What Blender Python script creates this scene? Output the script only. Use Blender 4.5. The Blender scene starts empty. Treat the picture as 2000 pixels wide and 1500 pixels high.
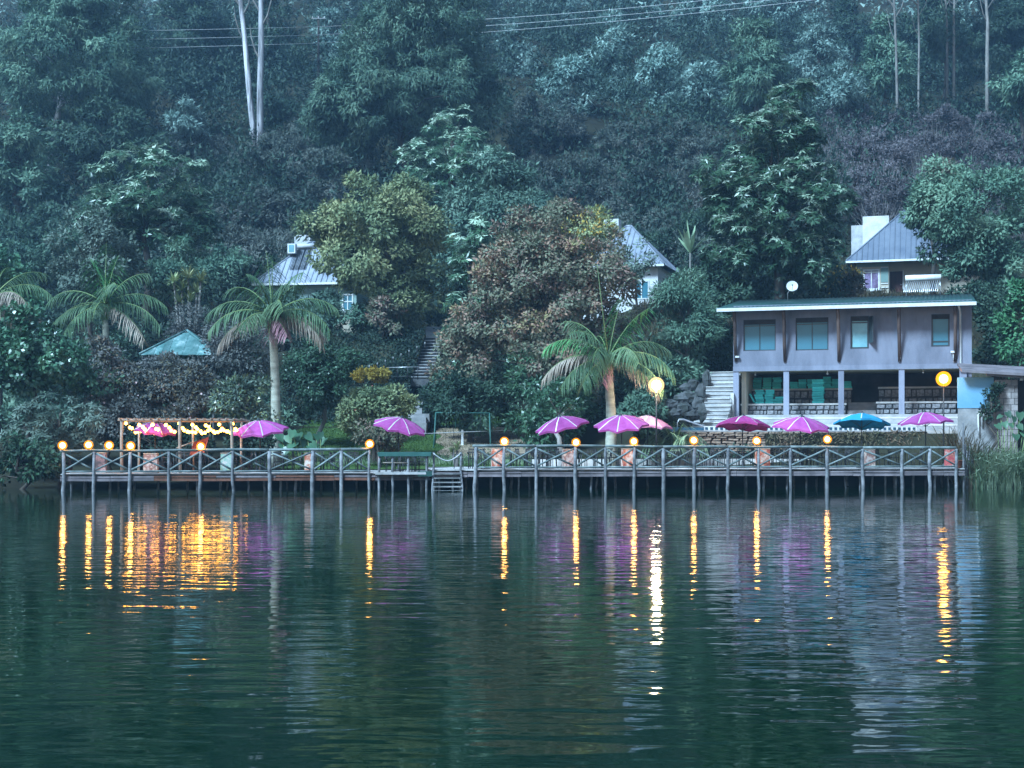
import bpy, math, random
import numpy as np
from mathutils import Vector, Matrix

# ---------------------------------------------------------------- camera, sky, sun, exposure
SC = bpy.context.scene
COL = SC.collection
F, EYE, HOR = 2747.0, 2.2, 860.0          # focal length in photo pixels, eye height over the lake, horizon row
cam = bpy.data.cameras.new('camera')
cam.sensor_fit = 'HORIZONTAL'; cam.sensor_width = 36.0
cam.lens = 36.0 * F / 2000.0
cam.shift_y = (HOR - 750.0) / 2000.0
cam.clip_start = 0.1; cam.clip_end = 3000
camo = bpy.data.objects.new('camera', cam); COL.objects.link(camo)
camo.location = (0, 0, EYE); camo.rotation_euler = (math.radians(90), 0, 0)
SC.camera = camo

SUN_EL, SUN_AZ = math.radians(46), math.radians(222)   # azimuth clockwise from +Y: behind the camera, a little left
W = bpy.data.worlds.new('World'); SC.world = W; W.use_nodes = True
wn = W.node_tree; wn.nodes.clear()
sky = wn.nodes.new('ShaderNodeTexSky'); sky.sky_type = 'NISHITA'; sky.sun_disc = False
sky.sun_elevation = SUN_EL; sky.sun_rotation = SUN_AZ
sky.air_density = 1.6; sky.dust_density = 1.0; sky.ozone_density = 2.5; sky.altitude = 1800
bg = wn.nodes.new('ShaderNodeBackground'); bg.inputs['Strength'].default_value = 0.05
wo = wn.nodes.new('ShaderNodeOutputWorld')
wn.links.new(sky.outputs[0], bg.inputs['Color']); wn.links.new(bg.outputs[0], wo.inputs['Surface'])
sl = bpy.data.lights.new('sun', 'SUN'); sl.energy = 3.3; sl.angle = math.radians(14); sl.color = (0.50, 0.765, 1.0)
so = bpy.data.objects.new('sun', sl); COL.objects.link(so)
sd = Vector((math.sin(SUN_AZ) * math.cos(SUN_EL), math.cos(SUN_AZ) * math.cos(SUN_EL), math.sin(SUN_EL)))
so.rotation_euler = sd.to_track_quat('Z', 'Y').to_euler()

SC.view_settings.view_transform = 'Standard'; SC.view_settings.look = 'None'
SC.view_settings.exposure = 1.75; SC.view_settings.gamma = 1.0; SC.view_settings.use_curve_mapping = False
SC.render.engine = 'CYCLES'
cy = SC.cycles
cy.max_bounces = 6; cy.diffuse_bounces = 2; cy.glossy_bounces = 3; cy.transmission_bounces = 3
cy.transparent_max_bounces = 6; cy.volume_bounces = 0
cy.caustics_reflective = False; cy.caustics_refractive = False
cy.sample_clamp_indirect = 8.0
cy.use_denoising = True

rnd = random.Random(7)
RNG = np.random.default_rng(11)

# ---------------------------------------------------------------- helpers
def P(px, py, d):
    return Vector(((px - 1000.0) * d / F, d, EYE + (HOR - py) * d / F))

def thing(name, label, cat, loc=(0, 0, 0), group=None, rz=0.0):
    o = bpy.data.objects.new(name, None); COL.objects.link(o)
    o.location = loc; o.rotation_euler = (0, 0, rz); o.empty_display_size = 0.2
    tag(o, label, cat, group)
    return o

def tag(o, label=None, cat=None, group=None, kind=None):
    if label: o['label'] = label
    if cat: o['category'] = cat
    if group: o['group'] = group
    if kind: o['kind'] = kind
    return o

def obj(name, me, parent=None, loc=None):
    o = bpy.data.objects.new(name, me); COL.objects.link(o)
    if parent is not None: o.parent = parent
    if loc is not None: o.location = loc
    return o

def dup(root, loc=None, rz=None, label=None, group=None, scale=None):
    r = root.copy(); COL.objects.link(r)
    if loc is not None: r.location = loc
    if rz is not None: r.rotation_euler = (0, 0, rz)
    if scale is not None: r.scale = scale
    if label: r['label'] = label
    if group: r['group'] = group
    for ch in root.children:
        c = ch.copy(); COL.objects.link(c); c.parent = r
        for g in ch.children:
            e = g.copy(); COL.objects.link(e); e.parent = c
    return r

def origin_of(p):
    v = Vector((0, 0, 0))
    while p is not None:
        v += Vector(p.location); p = p.parent
    return v

class MB:
    """collects shapes and links them as one mesh object"""
    def __init__(s): s.v = []; s.f = []; s.sm = []
    def add(s, vs, fs, smooth=False):
        b = len(s.v); s.v += [tuple(v) for v in vs]
        s.f += [tuple(b + i for i in f) for f in fs]; s.sm += [smooth] * len(fs)
        return s
    def hexa(s, p):     # 8 points: bottom ring 0-3, top ring 4-7
        return s.add(p, [(3, 2, 1, 0), (4, 5, 6, 7), (0, 1, 5, 4), (1, 2, 6, 5), (2, 3, 7, 6), (3, 0, 4, 7)])
    def box(s, c, sz, rz=0.0, M=None):
        x, y, z = sz[0] / 2, sz[1] / 2, sz[2] / 2
        pts = [(-x, -y, -z), (x, -y, -z), (x, y, -z), (-x, y, -z), (-x, -y, z), (x, -y, z), (x, y, z), (-x, y, z)]
        R = M if M is not None else Matrix.Rotation(rz, 3, 'Z')
        return s.hexa([R @ Vector(p) + Vector(c) for p in pts])
    def tube(s, pts, rads, n=6, cap=True):
        pts = [Vector(p) for p in pts]
        if not hasattr(rads, '__len__'): rads = [rads] * len(pts)
        rings = []; ref = None
        for i, p in enumerate(pts):
            t = (pts[min(i + 1, len(pts) - 1)] - pts[max(i - 1, 0)])
            t = t.normalized() if t.length > 1e-9 else Vector((0, 0, 1))
            if ref is None: ref = Vector((1, 0, 0)) if abs(t.x) < 0.8 else Vector((0, 1, 0))
            a = (ref - t * ref.dot(t)).normalized(); ref = a; b = t.cross(a)
            rings.append([p + (a * math.cos(2 * math.pi * k / n) + b * math.sin(2 * math.pi * k / n)) * rads[i] for k in range(n)])
        vs = [q for r in rings for q in r]; fs = []
        for i in range(len(rings) - 1):
            for k in range(n):
                fs.append((i * n + k, i * n + (k + 1) % n, (i + 1) * n + (k + 1) % n, (i + 1) * n + k))
        s.add(vs, fs, True)
        if cap:
            b = len(s.v) - len(vs)
            s.f += [tuple(b + k for k in reversed(range(n))), tuple(b + len(vs) - n + k for k in range(n))]; s.sm += [False, False]
        return s
    def lathe(s, c, prof, n=12):
        c = Vector(c); vs = []; fs = []
        for r, z in prof:
            vs += [c + Vector((r * math.cos(2 * math.pi * k / n), r * math.sin(2 * math.pi * k / n), z)) for k in range(n)]
        for i in range(len(prof) - 1):
            for k in range(n): fs.append((i * n + k, i * n + (k + 1) % n, (i + 1) * n + (k + 1) % n, (i + 1) * n + k))
        return s.add(vs, fs, True)
    def ball(s, c, r, n=12, m=8, sz=1.0):
        return s.lathe(c, [(max(r * math.sin(math.pi * i / m), 1e-4), -r * sz * math.cos(math.pi * i / m)) for i in range(m + 1)], n)
    def slab(s, p4, t):  # four corner points and a thickness vector
        t = Vector(t); p4 = [Vector(p) for p in p4]
        return s.hexa([p + t for p in p4] + p4)
    def mesh(s, name, mat):
        me = bpy.data.meshes.new(name); me.from_pydata(s.v, [], s.f)
        me.polygons.foreach_set('use_smooth', s.sm)
        me.materials.append(mat); me.update()
        return me
    def build(s, name, mat, parent=None, world=True):
        if parent is not None and world:
            o = origin_of(parent); s.v = [(v[0] - o.x, v[1] - o.y, v[2] - o.z) for v in s.v]
        return obj(name, s.mesh(name, mat), parent)

def np_mesh(name, V, k, mats, mi=None):
    """V: (n*k,3) vertices, faces of k consecutive vertices"""
    n = len(V) // k
    me = bpy.data.meshes.new(name)
    me.vertices.add(len(V)); me.vertices.foreach_set('co', np.ascontiguousarray(V, dtype=np.float32).ravel())
    me.loops.add(len(V)); me.loops.foreach_set('vertex_index', np.arange(len(V), dtype=np.int32))
    me.polygons.add(n); me.polygons.foreach_set('loop_start', np.arange(n, dtype=np.int32) * k)
    try: me.polygons.foreach_set('loop_total', np.full(n, k, dtype=np.int32))
    except Exception: pass
    for m in (mats if isinstance(mats, (list, tuple)) else [mats]): me.materials.append(m)
    if mi is not None: me.polygons.foreach_set('material_index', np.asarray(mi, dtype=np.int32))
    me.update(calc_edges=True)
    global NTRI; NTRI += n * (k - 2)
    return me
NTRI = 0

class Fr:
    """a vertical reference plane standing on the ground from A to B; s along it, b behind it"""
    def __init__(s, ax, ay, bx, by):
        s.o = Vector((ax, ay, 0)); s.u = Vector((bx - ax, by - ay, 0)); s.len = s.u.length; s.u.normalize()
        s.n = Vector((-s.u.y, s.u.x, 0)); s.ang = math.atan2(s.u.y, s.u.x)
    def w(s, a, b, z): 
        p = s.o + s.u * a + s.n * b; return Vector((p.x, p.y, z))
    def hit(s, px, b=0.0):
        o = s.o + s.n * b; k = (px - 1000.0) / F
        return (k * o.y - o.x) / (s.u.x - k * s.u.y)
    def z(s, px, py, b=0.0):
        return EYE + (HOR - py) * s.w(s.hit(px, b), b, 0).y / F
    def at(s, px, py, b=0.0):
        a = s.hit(px, b); return s.w(a, b, s.z(px, py, b))
    def box(s, m, a0, a1, b0, b1, z0, z1):
        return m.hexa([s.w(a0, b0, z0), s.w(a1, b0, z0), s.w(a1, b1, z0), s.w(a0, b1, z0),
                       s.w(a0, b0, z1), s.w(a1, b0, z1), s.w(a1, b1, z1), s.w(a0, b1, z1)])

# ---------------------------------------------------------------- materials
def newmat(name):
    m = bpy.data.materials.new(name); m.use_nodes = True
    nt = m.node_tree; b = nt.nodes['Principled BSDF']; return m, nt, b

def setc(sock, c): sock.default_value = (c[0], c[1], c[2], 1.0)

def mat(name, c1, c2=None, scale=4.0, rough=0.7, spec=0.3, metal=0.0, bump=0.0, stretch=(1, 1, 1), detail=5.0, c3=None, lo=0.35, hi=0.65, bscale=None):
    m, nt, b = newmat(name)
    b.inputs['Roughness'].default_value = rough; b.inputs['Metallic'].default_value = metal
    b.inputs['Specular IOR Level'].default_value = spec
    setc(b.inputs['Base Color'], c1)
    if c2 is None: return m
    tc = nt.nodes.new('ShaderNodeTexCoord'); mp = nt.nodes.new('ShaderNodeMapping'); mp.inputs['Scale'].default_value = stretch
    nt.links.new(tc.outputs['Object'], mp.inputs['Vector'])
    nz = nt.nodes.new('ShaderNodeTexNoise'); nz.inputs['Scale'].default_value = scale; nz.inputs['Detail'].default_value = detail
    nz.inputs['Roughness'].default_value = 0.65
    nt.links.new(mp.outputs[0], nz.inputs['Vector'])
    cr = nt.nodes.new('ShaderNodeValToRGB'); e = cr.color_ramp.elements
    e[0].position = lo; e[1].position = hi; e[0].color = (*c1, 1); e[1].color = (*c2, 1)
    if c3 is not None:
        q = e.new(hi + 0.12); q.color = (*c3, 1)
    nt.links.new(nz.outputs['Fac'], cr.inputs['Fac'])
    oi = nt.nodes.new('ShaderNodeObjectInfo'); hv = nt.nodes.new('ShaderNodeHueSaturation')
    mr = nt.nodes.new('ShaderNodeMapRange'); mr.inputs[3].default_value = 0.75; mr.inputs[4].default_value = 1.25
    nt.links.new(oi.outputs['Random'], mr.inputs[0]); nt.links.new(mr.outputs[0], hv.inputs['Value'])
    nt.links.new(cr.outputs[0], hv.inputs['Color']); nt.links.new(hv.outputs[0], b.inputs['Base Color'])
    if bump > 0:
        bp = nt.nodes.new('ShaderNodeBump'); bp.inputs['Strength'].default_value = bump; bp.inputs['Distance'].default_value = 0.05
        src = nz
        if bscale:
            src = nt.nodes.new('ShaderNodeTexNoise'); src.inputs['Scale'].default_value = bscale; src.inputs['Detail'].default_value = 3
            nt.links.new(mp.outputs[0], src.inputs['Vector'])
        nt.links.new(src.outputs['Fac'], bp.inputs['Height']); nt.links.new(bp.outputs[0], b.inputs['Normal'])
    return m

def leafmat(name, cols, clump=0.35, rough=0.6, spec=0.2, trans=0.18, sat=0.92):
    """leaf colour: one tone per leaf, drifting from branch to branch"""
    m, nt, b = newmat(name)
    g = nt.nodes.new('ShaderNodeNewGeometry'); tc = nt.nodes.new('ShaderNodeTexCoord')
    nz = nt.nodes.new('ShaderNodeTexNoise'); nz.inputs['Scale'].default_value = clump; nz.inputs['Detail'].default_value = 2
    nt.links.new(tc.outputs['Object'], nz.inputs['Vector'])
    m1 = nt.nodes.new('ShaderNodeMath'); m1.operation = 'MULTIPLY_ADD'; m1.inputs[1].default_value = 0.32
    m2 = nt.nodes.new('ShaderNodeMath'); m2.operation = 'MULTIPLY_ADD'; m2.inputs[1].default_value = 1.9; m2.inputs[2].default_value = -0.61
    nt.links.new(nz.outputs['Fac'], m2.inputs[0]); nt.links.new(g.outputs['Random Per Island'], m1.inputs[0]); nt.links.new(m2.outputs[0], m1.inputs[2])
    cr = nt.nodes.new('ShaderNodeValToRGB'); e = cr.color_ramp.elements
    n = len(cols); e[0].color = (*cols[0], 1); e[0].position = 0.05; e[1].color = (*cols[-1], 1); e[1].position = 0.95
    for i in range(1, n - 1):
        q = e.new(0.05 + 0.9 * i / (n - 1)); q.color = (*cols[i], 1)
    nt.links.new(m1.outputs[0], cr.inputs['Fac'])
    oi = nt.nodes.new('ShaderNodeObjectInfo'); mr = nt.nodes.new('ShaderNodeMapRange'); mr.inputs[3].default_value = 0.95; mr.inputs[4].default_value = 1.5
    hv = nt.nodes.new('ShaderNodeHueSaturation'); hv.inputs['Saturation'].default_value = sat
    nt.links.new(oi.outputs['Random'], mr.inputs[0]); nt.links.new(mr.outputs[0], hv.inputs['Value']); nt.links.new(cr.outputs[0], hv.inputs['Color']); cr = hv
    nt.links.new(cr.outputs[0], b.inputs['Base Color'])
    b.inputs['Roughness'].default_value = rough; b.inputs['Specular IOR Level'].default_value = spec
    if trans > 0:
        t = nt.nodes.new('ShaderNodeBsdfTranslucent'); nt.links.new(cr.outputs[0], t.inputs['Color'])
        mx = nt.nodes.new('ShaderNodeMixShader'); mx.inputs[0].default_value = trans
        nt.links.new(b.outputs[0], mx.inputs[1]); nt.links.new(t.outputs[0], mx.inputs[2])
        nt.links.new(mx.outputs[0], nt.nodes['Material Output'].inputs['Surface'])
    return m

def emit(name, c, s):
    m = bpy.data.materials.new(name); m.use_nodes = True; nt = m.node_tree; nt.nodes.clear()
    e = nt.nodes.new('ShaderNodeEmission'); setc(e.inputs[0], c); e.inputs[1].default_value = s
    o = nt.nodes.new('ShaderNodeOutputMaterial'); nt.links.new(e.outputs[0], o.inputs['Surface']); return m

def halo_globe(name, c, s, clear):
    """thin amber glass: part glows, part lets the bulb inside be seen"""
    m = bpy.data.materials.new(name); m.use_nodes = True; nt = m.node_tree; nt.nodes.clear()
    e = nt.nodes.new('ShaderNodeEmission'); setc(e.inputs[0], c); e.inputs[1].default_value = s
    t = nt.nodes.new('ShaderNodeBsdfTransparent'); mx = nt.nodes.new('ShaderNodeMixShader'); mx.inputs[0].default_value = clear
    o = nt.nodes.new('ShaderNodeOutputMaterial')
    nt.links.new(e.outputs[0], mx.inputs[1]); nt.links.new(t.outputs[0], mx.inputs[2]); nt.links.new(mx.outputs[0], o.inputs['Surface'])
    return m

M = {}
M['wood'] = mat('weathered_wood', (0.13, 0.13, 0.13), (0.30, 0.30, 0.30), 3.0, 0.8, 0.2, bump=0.5, stretch=(1, 1, 0.4), bscale=14)
M['pole'] = mat('debarked_pole', (0.07, 0.072, 0.078), (0.27, 0.27, 0.28), 2.6, 0.75, 0.25, bump=0.5, detail=7)
M['rail'] = mat('grey_green_rail', (0.07, 0.095, 0.095), (0.20, 0.235, 0.23), 2.5, 0.7, 0.3, bump=0.3, detail=6)
M['deck'] = mat('pale_deck_boards', (0.32, 0.31, 0.30), (0.56, 0.54, 0.53), 1.3, 0.75, 0.25, bump=0.2)  # pale boards, lightened further for lamp light on the floor
M['fascia'] = mat('fascia_board', (0.10, 0.085, 0.09), (0.24, 0.20, 0.21), 1.2, 0.8, 0.2, bump=0.4, detail=7)
M['redwood'] = mat('red_brown_timber', (0.09, 0.035, 0.02), (0.20, 0.085, 0.055), 1.8, 0.7, 0.3, bump=0.5, stretch=(1, 1, 0.5))
M['paletimber'] = mat('pale_timber', (0.22, 0.17, 0.13), (0.38, 0.31, 0.25), 2.0, 0.7, 0.2, bump=0.3)
M['darkmetal'] = mat('dark_metal', (0.012, 0.014, 0.016), (0.03, 0.03, 0.032), 6, 0.5, 0.4)
M['greenpaint'] = mat('green_paint', (0.02, 0.075, 0.065), (0.035, 0.11, 0.095), 2, 0.55, 0.4, bump=0.1)
M['white'] = mat('white_paint', (0.52, 0.52, 0.52), (0.66, 0.66, 0.66), 2, 0.6, 0.3)
M['steel'] = mat('steel_tube', (0.55, 0.56, 0.58), (0.68, 0.68, 0.7), 2, 0.3, 0.5, metal=0.6)
M['plaster'] = mat('blue_grey_plaster', (0.14, 0.147, 0.185), (0.24, 0.247, 0.305), 0.9, 0.85, 0.15, bump=0.25, detail=10, bscale=30, stretch=(1, 1, 0.4), lo=0.28, hi=0.6)
M['cream'] = mat('cream_plaster', (0.42, 0.36, 0.28), (0.52, 0.46, 0.37), 0.8, 0.85, 0.15, bump=0.15, bscale=25)
M['soffit'] = mat('soffit', (0.30, 0.25, 0.16), (0.38, 0.33, 0.22), 0.8, 0.85, 0.15)
M['concrete'] = mat('concrete', (0.22, 0.22, 0.22), (0.38, 0.37, 0.37), 1.4, 0.85, 0.2, bump=0.3, detail=8)
M['paleconcrete'] = mat('pale_concrete', (0.42, 0.40, 0.38), (0.6, 0.57, 0.54), 1.5, 0.8, 0.2, bump=0.2, detail=7)
M['stone'] = mat('grey_stone', (0.13, 0.13, 0.14), (0.34, 0.33, 0.34), 2.5, 0.85, 0.2, bump=0.7, detail=8)
M['rock'] = mat('mossy_dark_rock', (0.035, 0.04, 0.035), (0.11, 0.11, 0.115), 1.6, 0.9, 0.15, bump=0.8, detail=9)
M['brownstone'] = mat('brown_flat_stone', (0.16, 0.11, 0.08), (0.42, 0.31, 0.24), 2.0, 0.85, 0.2, bump=0.6, detail=7)
M['mortar'] = mat('dark_mortar', (0.07, 0.07, 0.075), (0.12, 0.12, 0.12), 3, 0.9, 0.1, bump=0.4)
M['block'] = mat('cement_block', (0.20, 0.17, 0.16), (0.32, 0.28, 0.27), 3, 0.9, 0.1, bump=0.5)
M['roofgreen'] = mat('green_iron_roof', (0.010, 0.034, 0.032), (0.018, 0.058, 0.05), 0.6, 0.5, 0.4, c3=(0.10, 0.085, 0.05), detail=8, hi=0.6, bump=0.1)
M['roofgrey'] = mat('grey_iron_roof', (0.10, 0.12, 0.16), (0.16, 0.18, 0.22), 0.7, 0.5, 0.4, metal=0.1, detail=7)
M['roofpale'] = mat('pale_iron_roof', (0.17, 0.19, 0.23), (0.28, 0.30, 0.35), 0.7, 0.5, 0.4, metal=0.1, detail=7)
M['roofteal'] = mat('faded_teal_roof', (0.045, 0.12, 0.115), (0.10, 0.20, 0.195), 1.6, 0.6, 0.3, c3=(0.3, 0.40, 0.40), detail=9, stretch=(1, 1, 0.35), lo=0.4, hi=0.55)
M['turq'] = mat('turquoise_foam', (0.06, 0.50, 0.48), (0.10, 0.64, 0.60), 3, 0.8, 0.2)
M['bluewall'] = mat('light_blue_paint', (0.15, 0.36, 0.55), (0.19, 0.42, 0.60), 0.9, 0.8, 0.2, detail=7)
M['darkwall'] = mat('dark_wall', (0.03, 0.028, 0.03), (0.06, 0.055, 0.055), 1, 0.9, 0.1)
M['greenwall'] = mat('pale_green_paint', (0.20, 0.30, 0.28), (0.25, 0.35, 0.32), 1, 0.8, 0.2)
M['door'] = mat('dark_red_door', (0.05, 0.014, 0.012), (0.09, 0.028, 0.022), 2, 0.6, 0.3, stretch=(4, 4, 0.5))
M['frame'] = mat('dark_window_frame', (0.018, 0.024, 0.03), (0.03, 0.036, 0.04), 3, 0.4, 0.5)
M['purple'] = mat('magenta_canvas', (0.27, 0.04, 0.19), (0.38, 0.085, 0.28), 1.3, 0.8, 0.15, detail=6)
M['pink'] = mat('faded_pink_canvas', (0.42, 0.12, 0.26), (0.52, 0.26, 0.32), 1.5, 0.8, 0.15, detail=6)
M['maroon'] = mat('maroon_canvas', (0.26, 0.03, 0.14), (0.34, 0.05, 0.2), 1.3, 0.8, 0.15, detail=6)
M['blue'] = mat('blue_canvas', (0.018, 0.20, 0.34), (0.03, 0.26, 0.42), 1.3, 0.8, 0.15, detail=6)
M['stripe'] = mat('white_tape', (0.5, 0.48, 0.45), (0.62, 0.6, 0.56), 3, 0.8, 0.15)
M['redcloth'] = mat('red_cloth', (0.32, 0.05, 0.03), (0.45, 0.10, 0.05), 2.5, 0.85, 0.1)
M['strut'] = mat('dark_brown_timber', (0.05, 0.032, 0.028), (0.13, 0.085, 0.07), 1.8, 0.75, 0.25, bump=0.5, stretch=(1, 1, 0.5))
M['terracotta'] = mat('terracotta', (0.30, 0.10, 0.06), (0.40, 0.15, 0.09), 4, 0.8, 0.2)
M['bark'] = mat('dark_bark', (0.035, 0.028, 0.024), (0.10, 0.085, 0.07), 2.5, 0.9, 0.1, bump=0.6, stretch=(1, 1, 0.35), detail=6)
M['greybark'] = mat('grey_bark', (0.12, 0.11, 0.10), (0.27, 0.25, 0.23), 2.0, 0.85, 0.1, bump=0.5, stretch=(1, 1, 0.4), detail=6)
M['whitebark'] = mat('peeling_white_bark', (0.09, 0.085, 0.09), (0.52, 0.50, 0.52), 1.1, 0.8, 0.1, stretch=(2.2, 2.2, 0.22), detail=9, lo=0.36, hi=0.58)
M['palmbark'] = mat('palm_bark', (0.20, 0.20, 0.16), (0.38, 0.38, 0.31), 1.4, 0.85, 0.15, bump=0.4, stretch=(0.6, 0.6, 2.5), detail=5)
M['shaft'] = mat('palm_crownshaft', (0.10, 0.16, 0.06), (0.20, 0.26, 0.10), 1.2, 0.6, 0.3)
M['wire'] = mat('bright_wire', (0.5, 0.5, 0.5), (0.6, 0.6, 0.6), 3, 0.5, 0.4)
M['soil'] = mat('bare_soil', (0.16, 0.115, 0.08), (0.30, 0.225, 0.16), 0.8, 0.95, 0.05, bump=0.5, detail=9)
def painted(name, cols, sc=3.0):
    m = mat(name, cols[0], cols[1], sc, 0.7, 0.2, c3=cols[2], detail=3, lo=0.38, hi=0.52); return m
M['paint_orange'] = painted('orange_white_mural', [(0.62, 0.52, 0.45), (0.42, 0.13, 0.07), (0.26, 0.06, 0.06)])
M['paint_green'] = painted('green_white_mural', [(0.62, 0.64, 0.6), (0.25, 0.5, 0.42), (0.5, 0.46, 0.25)])
M['paint_brown'] = painted('brown_mural', [(0.45, 0.36, 0.33), (0.20, 0.09, 0.07), (0.5, 0.42, 0.36)])
M['paint_dark'] = painted('dark_mural', [(0.05, 0.05, 0.055), (0.18, 0.12, 0.13), (0.33, 0.25, 0.25)])
M['paint_pink'] = painted('pink_red_mural', [(0.55, 0.09, 0.10), (0.65, 0.2, 0.16), (0.62, 0.5, 0.45)])
def glass(name, c, rough=0.05, ior=2.2):
    m, nt, b = newmat(name); setc(b.inputs['Base Color'], c); b.inputs['Roughness'].default_value = rough; b.inputs['IOR'].default_value = ior; return m
M['glass'] = glass('sky_tinted_glass', (0.05, 0.16, 0.21), 0.06, 1.4)  # teal base colour stands in for sky reflected in the panes
M['curtain'] = mat('sky_tinted_pane', (0.14, 0.33, 0.38), (0.2, 0.42, 0.46), 1.2, 0.25, 0.6)  # plain pane, bright sky reflection put into its pale teal colour
M['lilac_pane'] = mat('mottled_lilac_pane', (0.10, 0.06, 0.12), (0.25, 0.2, 0.32), 3, 0.2, 0.6)  # plain lilac pane, mottled at random

# ---------------------------------------------------------------- terrain
PRO = [(40, -2.2), (60, -1.4), (65.5, -0.35), (67.5, 0.25), (69.5, 0.7), (71, 0.9), (76, 1.45), (88, 3.0), (94, 5.4), (100, 8.6), (110, 11.0), (130, 18.5), (160, 36), (200, 57), (260, 88), (330, 118), (360, 122)]
PX, PZ = np.array([p[0] for p in PRO]), np.array([p[1] for p in PRO])
def sst(a, b, x):
    t = np.clip((x - a) / (b - a), 0, 1); return t * t * (3 - 2 * t)
def gz(x, y):
    x = np.asarray(x, float); y = np.asarray(y, float)
    ys = y - 2.6 * sst(18, 26, x) * sst(80, 66, y) + 1.5 * sst(-17, -24, x) * sst(80, 68, y)
    z = np.interp(ys, PX, PZ)
    amp = sst(84, 120, y) * (1 - 0.75 * sst(4, 12, x) * sst(126, 114, y) - 0.6 * sst(-4, -10, x) * sst(-32, -24, x) * sst(122, 112, y))
    z = z + amp * (1.3 * np.sin(x * 0.11 + 1.0) * np.cos(y * 0.07) + 0.7 * np.sin(x * 0.31 + y * 0.23) + 2.5 * np.sin(x * 0.043 + 2.2) * sst(130, 190, y))
    z = z + sst(5, 12, x) * np.interp(y, [84, 91, 100, 112, 130], [0, 6.0, 3.2, 2.0, 0])                  # bank behind the lakeside building
    z = z + 3.0 * np.exp(-(((x - 8.2) / 2.2) ** 2 + ((y - 80.5) / 3.2) ** 2))
    t = sst(9.2, 10.2, x) * sst(71.0, 71.6, y) * sst(92, 86, y) * sst(30, 27, x)           # terrace under pool and building
    z = z * (1 - t) + 2.55 * t
    return z
def gz1(x, y): return float(gz(x, y))

xs = np.concatenate([np.arange(-250, -70, 9.0), np.arange(-70, 70, 1.1), np.arange(70, 251, 9.0)])
ys = np.concatenate([np.arange(-150, 55, 20.0), np.arange(55, 130, 0.9), np.arange(130, 341, 3.0)])
XX, YY = np.meshgrid(xs, ys); ZZ = gz(XX, YY)
nx, ny = len(xs), len(ys)
tv = np.stack([XX.ravel(), YY.ravel(), ZZ.ravel()], 1)
idx = np.arange(nx * ny).reshape(ny, nx)
tf = np.stack([idx[:-1, :-1].ravel(), idx[:-1, 1:].ravel(), idx[1:, 1:].ravel(), idx[1:, :-1].ravel()], 1)
me = bpy.data.meshes.new('ground'); me.from_pydata(tv.tolist(), [], tf.tolist())
me.polygons.foreach_set('use_smooth', [True] * len(tf))
M['ground'] = mat('hillside_ground', (0.022, 0.02, 0.014), (0.05, 0.05, 0.03), 0.25, 0.95, 0.05, c3=(0.09, 0.07, 0.05), bump=0.6, detail=10)
me.materials.append(M['ground'])
tag(obj('hillside_terrain', me), kind='structure')

def patch(name, m, pxs, ds, dz, step=0.5):
    """a sheet laid on the terrain: x limits (near row, far row) and a depth range"""
    (x0n, x1n), (x0f, x1f) = pxs
    n = max(2, int((ds[1] - ds[0]) / step)); k = max(2, int(max(x1n - x0n, x1f - x0f) / step))
    vs = []; fs = []
    for j in range(n + 1):
        t = j / n; y = ds[0] + (ds[1] - ds[0]) * t
        for i in range(k + 1):
            q = i / k; x = (x0n + (x1n - x0n) * q) * (1 - t) + (x0f + (x1f - x0f) * q) * t
            x += 0.25 * math.sin(y * 1.3 + i) * (1 if i in (0, k) else 0)
            vs.append((x, y, gz1(x, y) + dz))
    for j in range(n):
        for i in range(k):
            a = j * (k + 1) + i; fs.append((a, a + 1, a + k + 2, a + k + 1))
    me = bpy.data.meshes.new(name); me.from_pydata(vs, [], fs); me.polygons.foreach_set('use_smooth', [True] * len(fs)); me.materials.append(m)
    return tag(obj(name, me), kind='structure')
M['lawn'] = mat('lawn', (0.035, 0.07, 0.02), (0.07, 0.12, 0.035), 1.2, 0.95, 0.05, bump=0.6, detail=9)
patch('lawn', M['lawn'], ((-11.5, 0.5), (-13.5, 0.5)), (69.8, 90.5), 0.03)
patch('bare_earth_path', M['soil'], ((-3.6, 1.4), (-4.8, 1.2)), (73.5, 87.5), 0.05)

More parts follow.
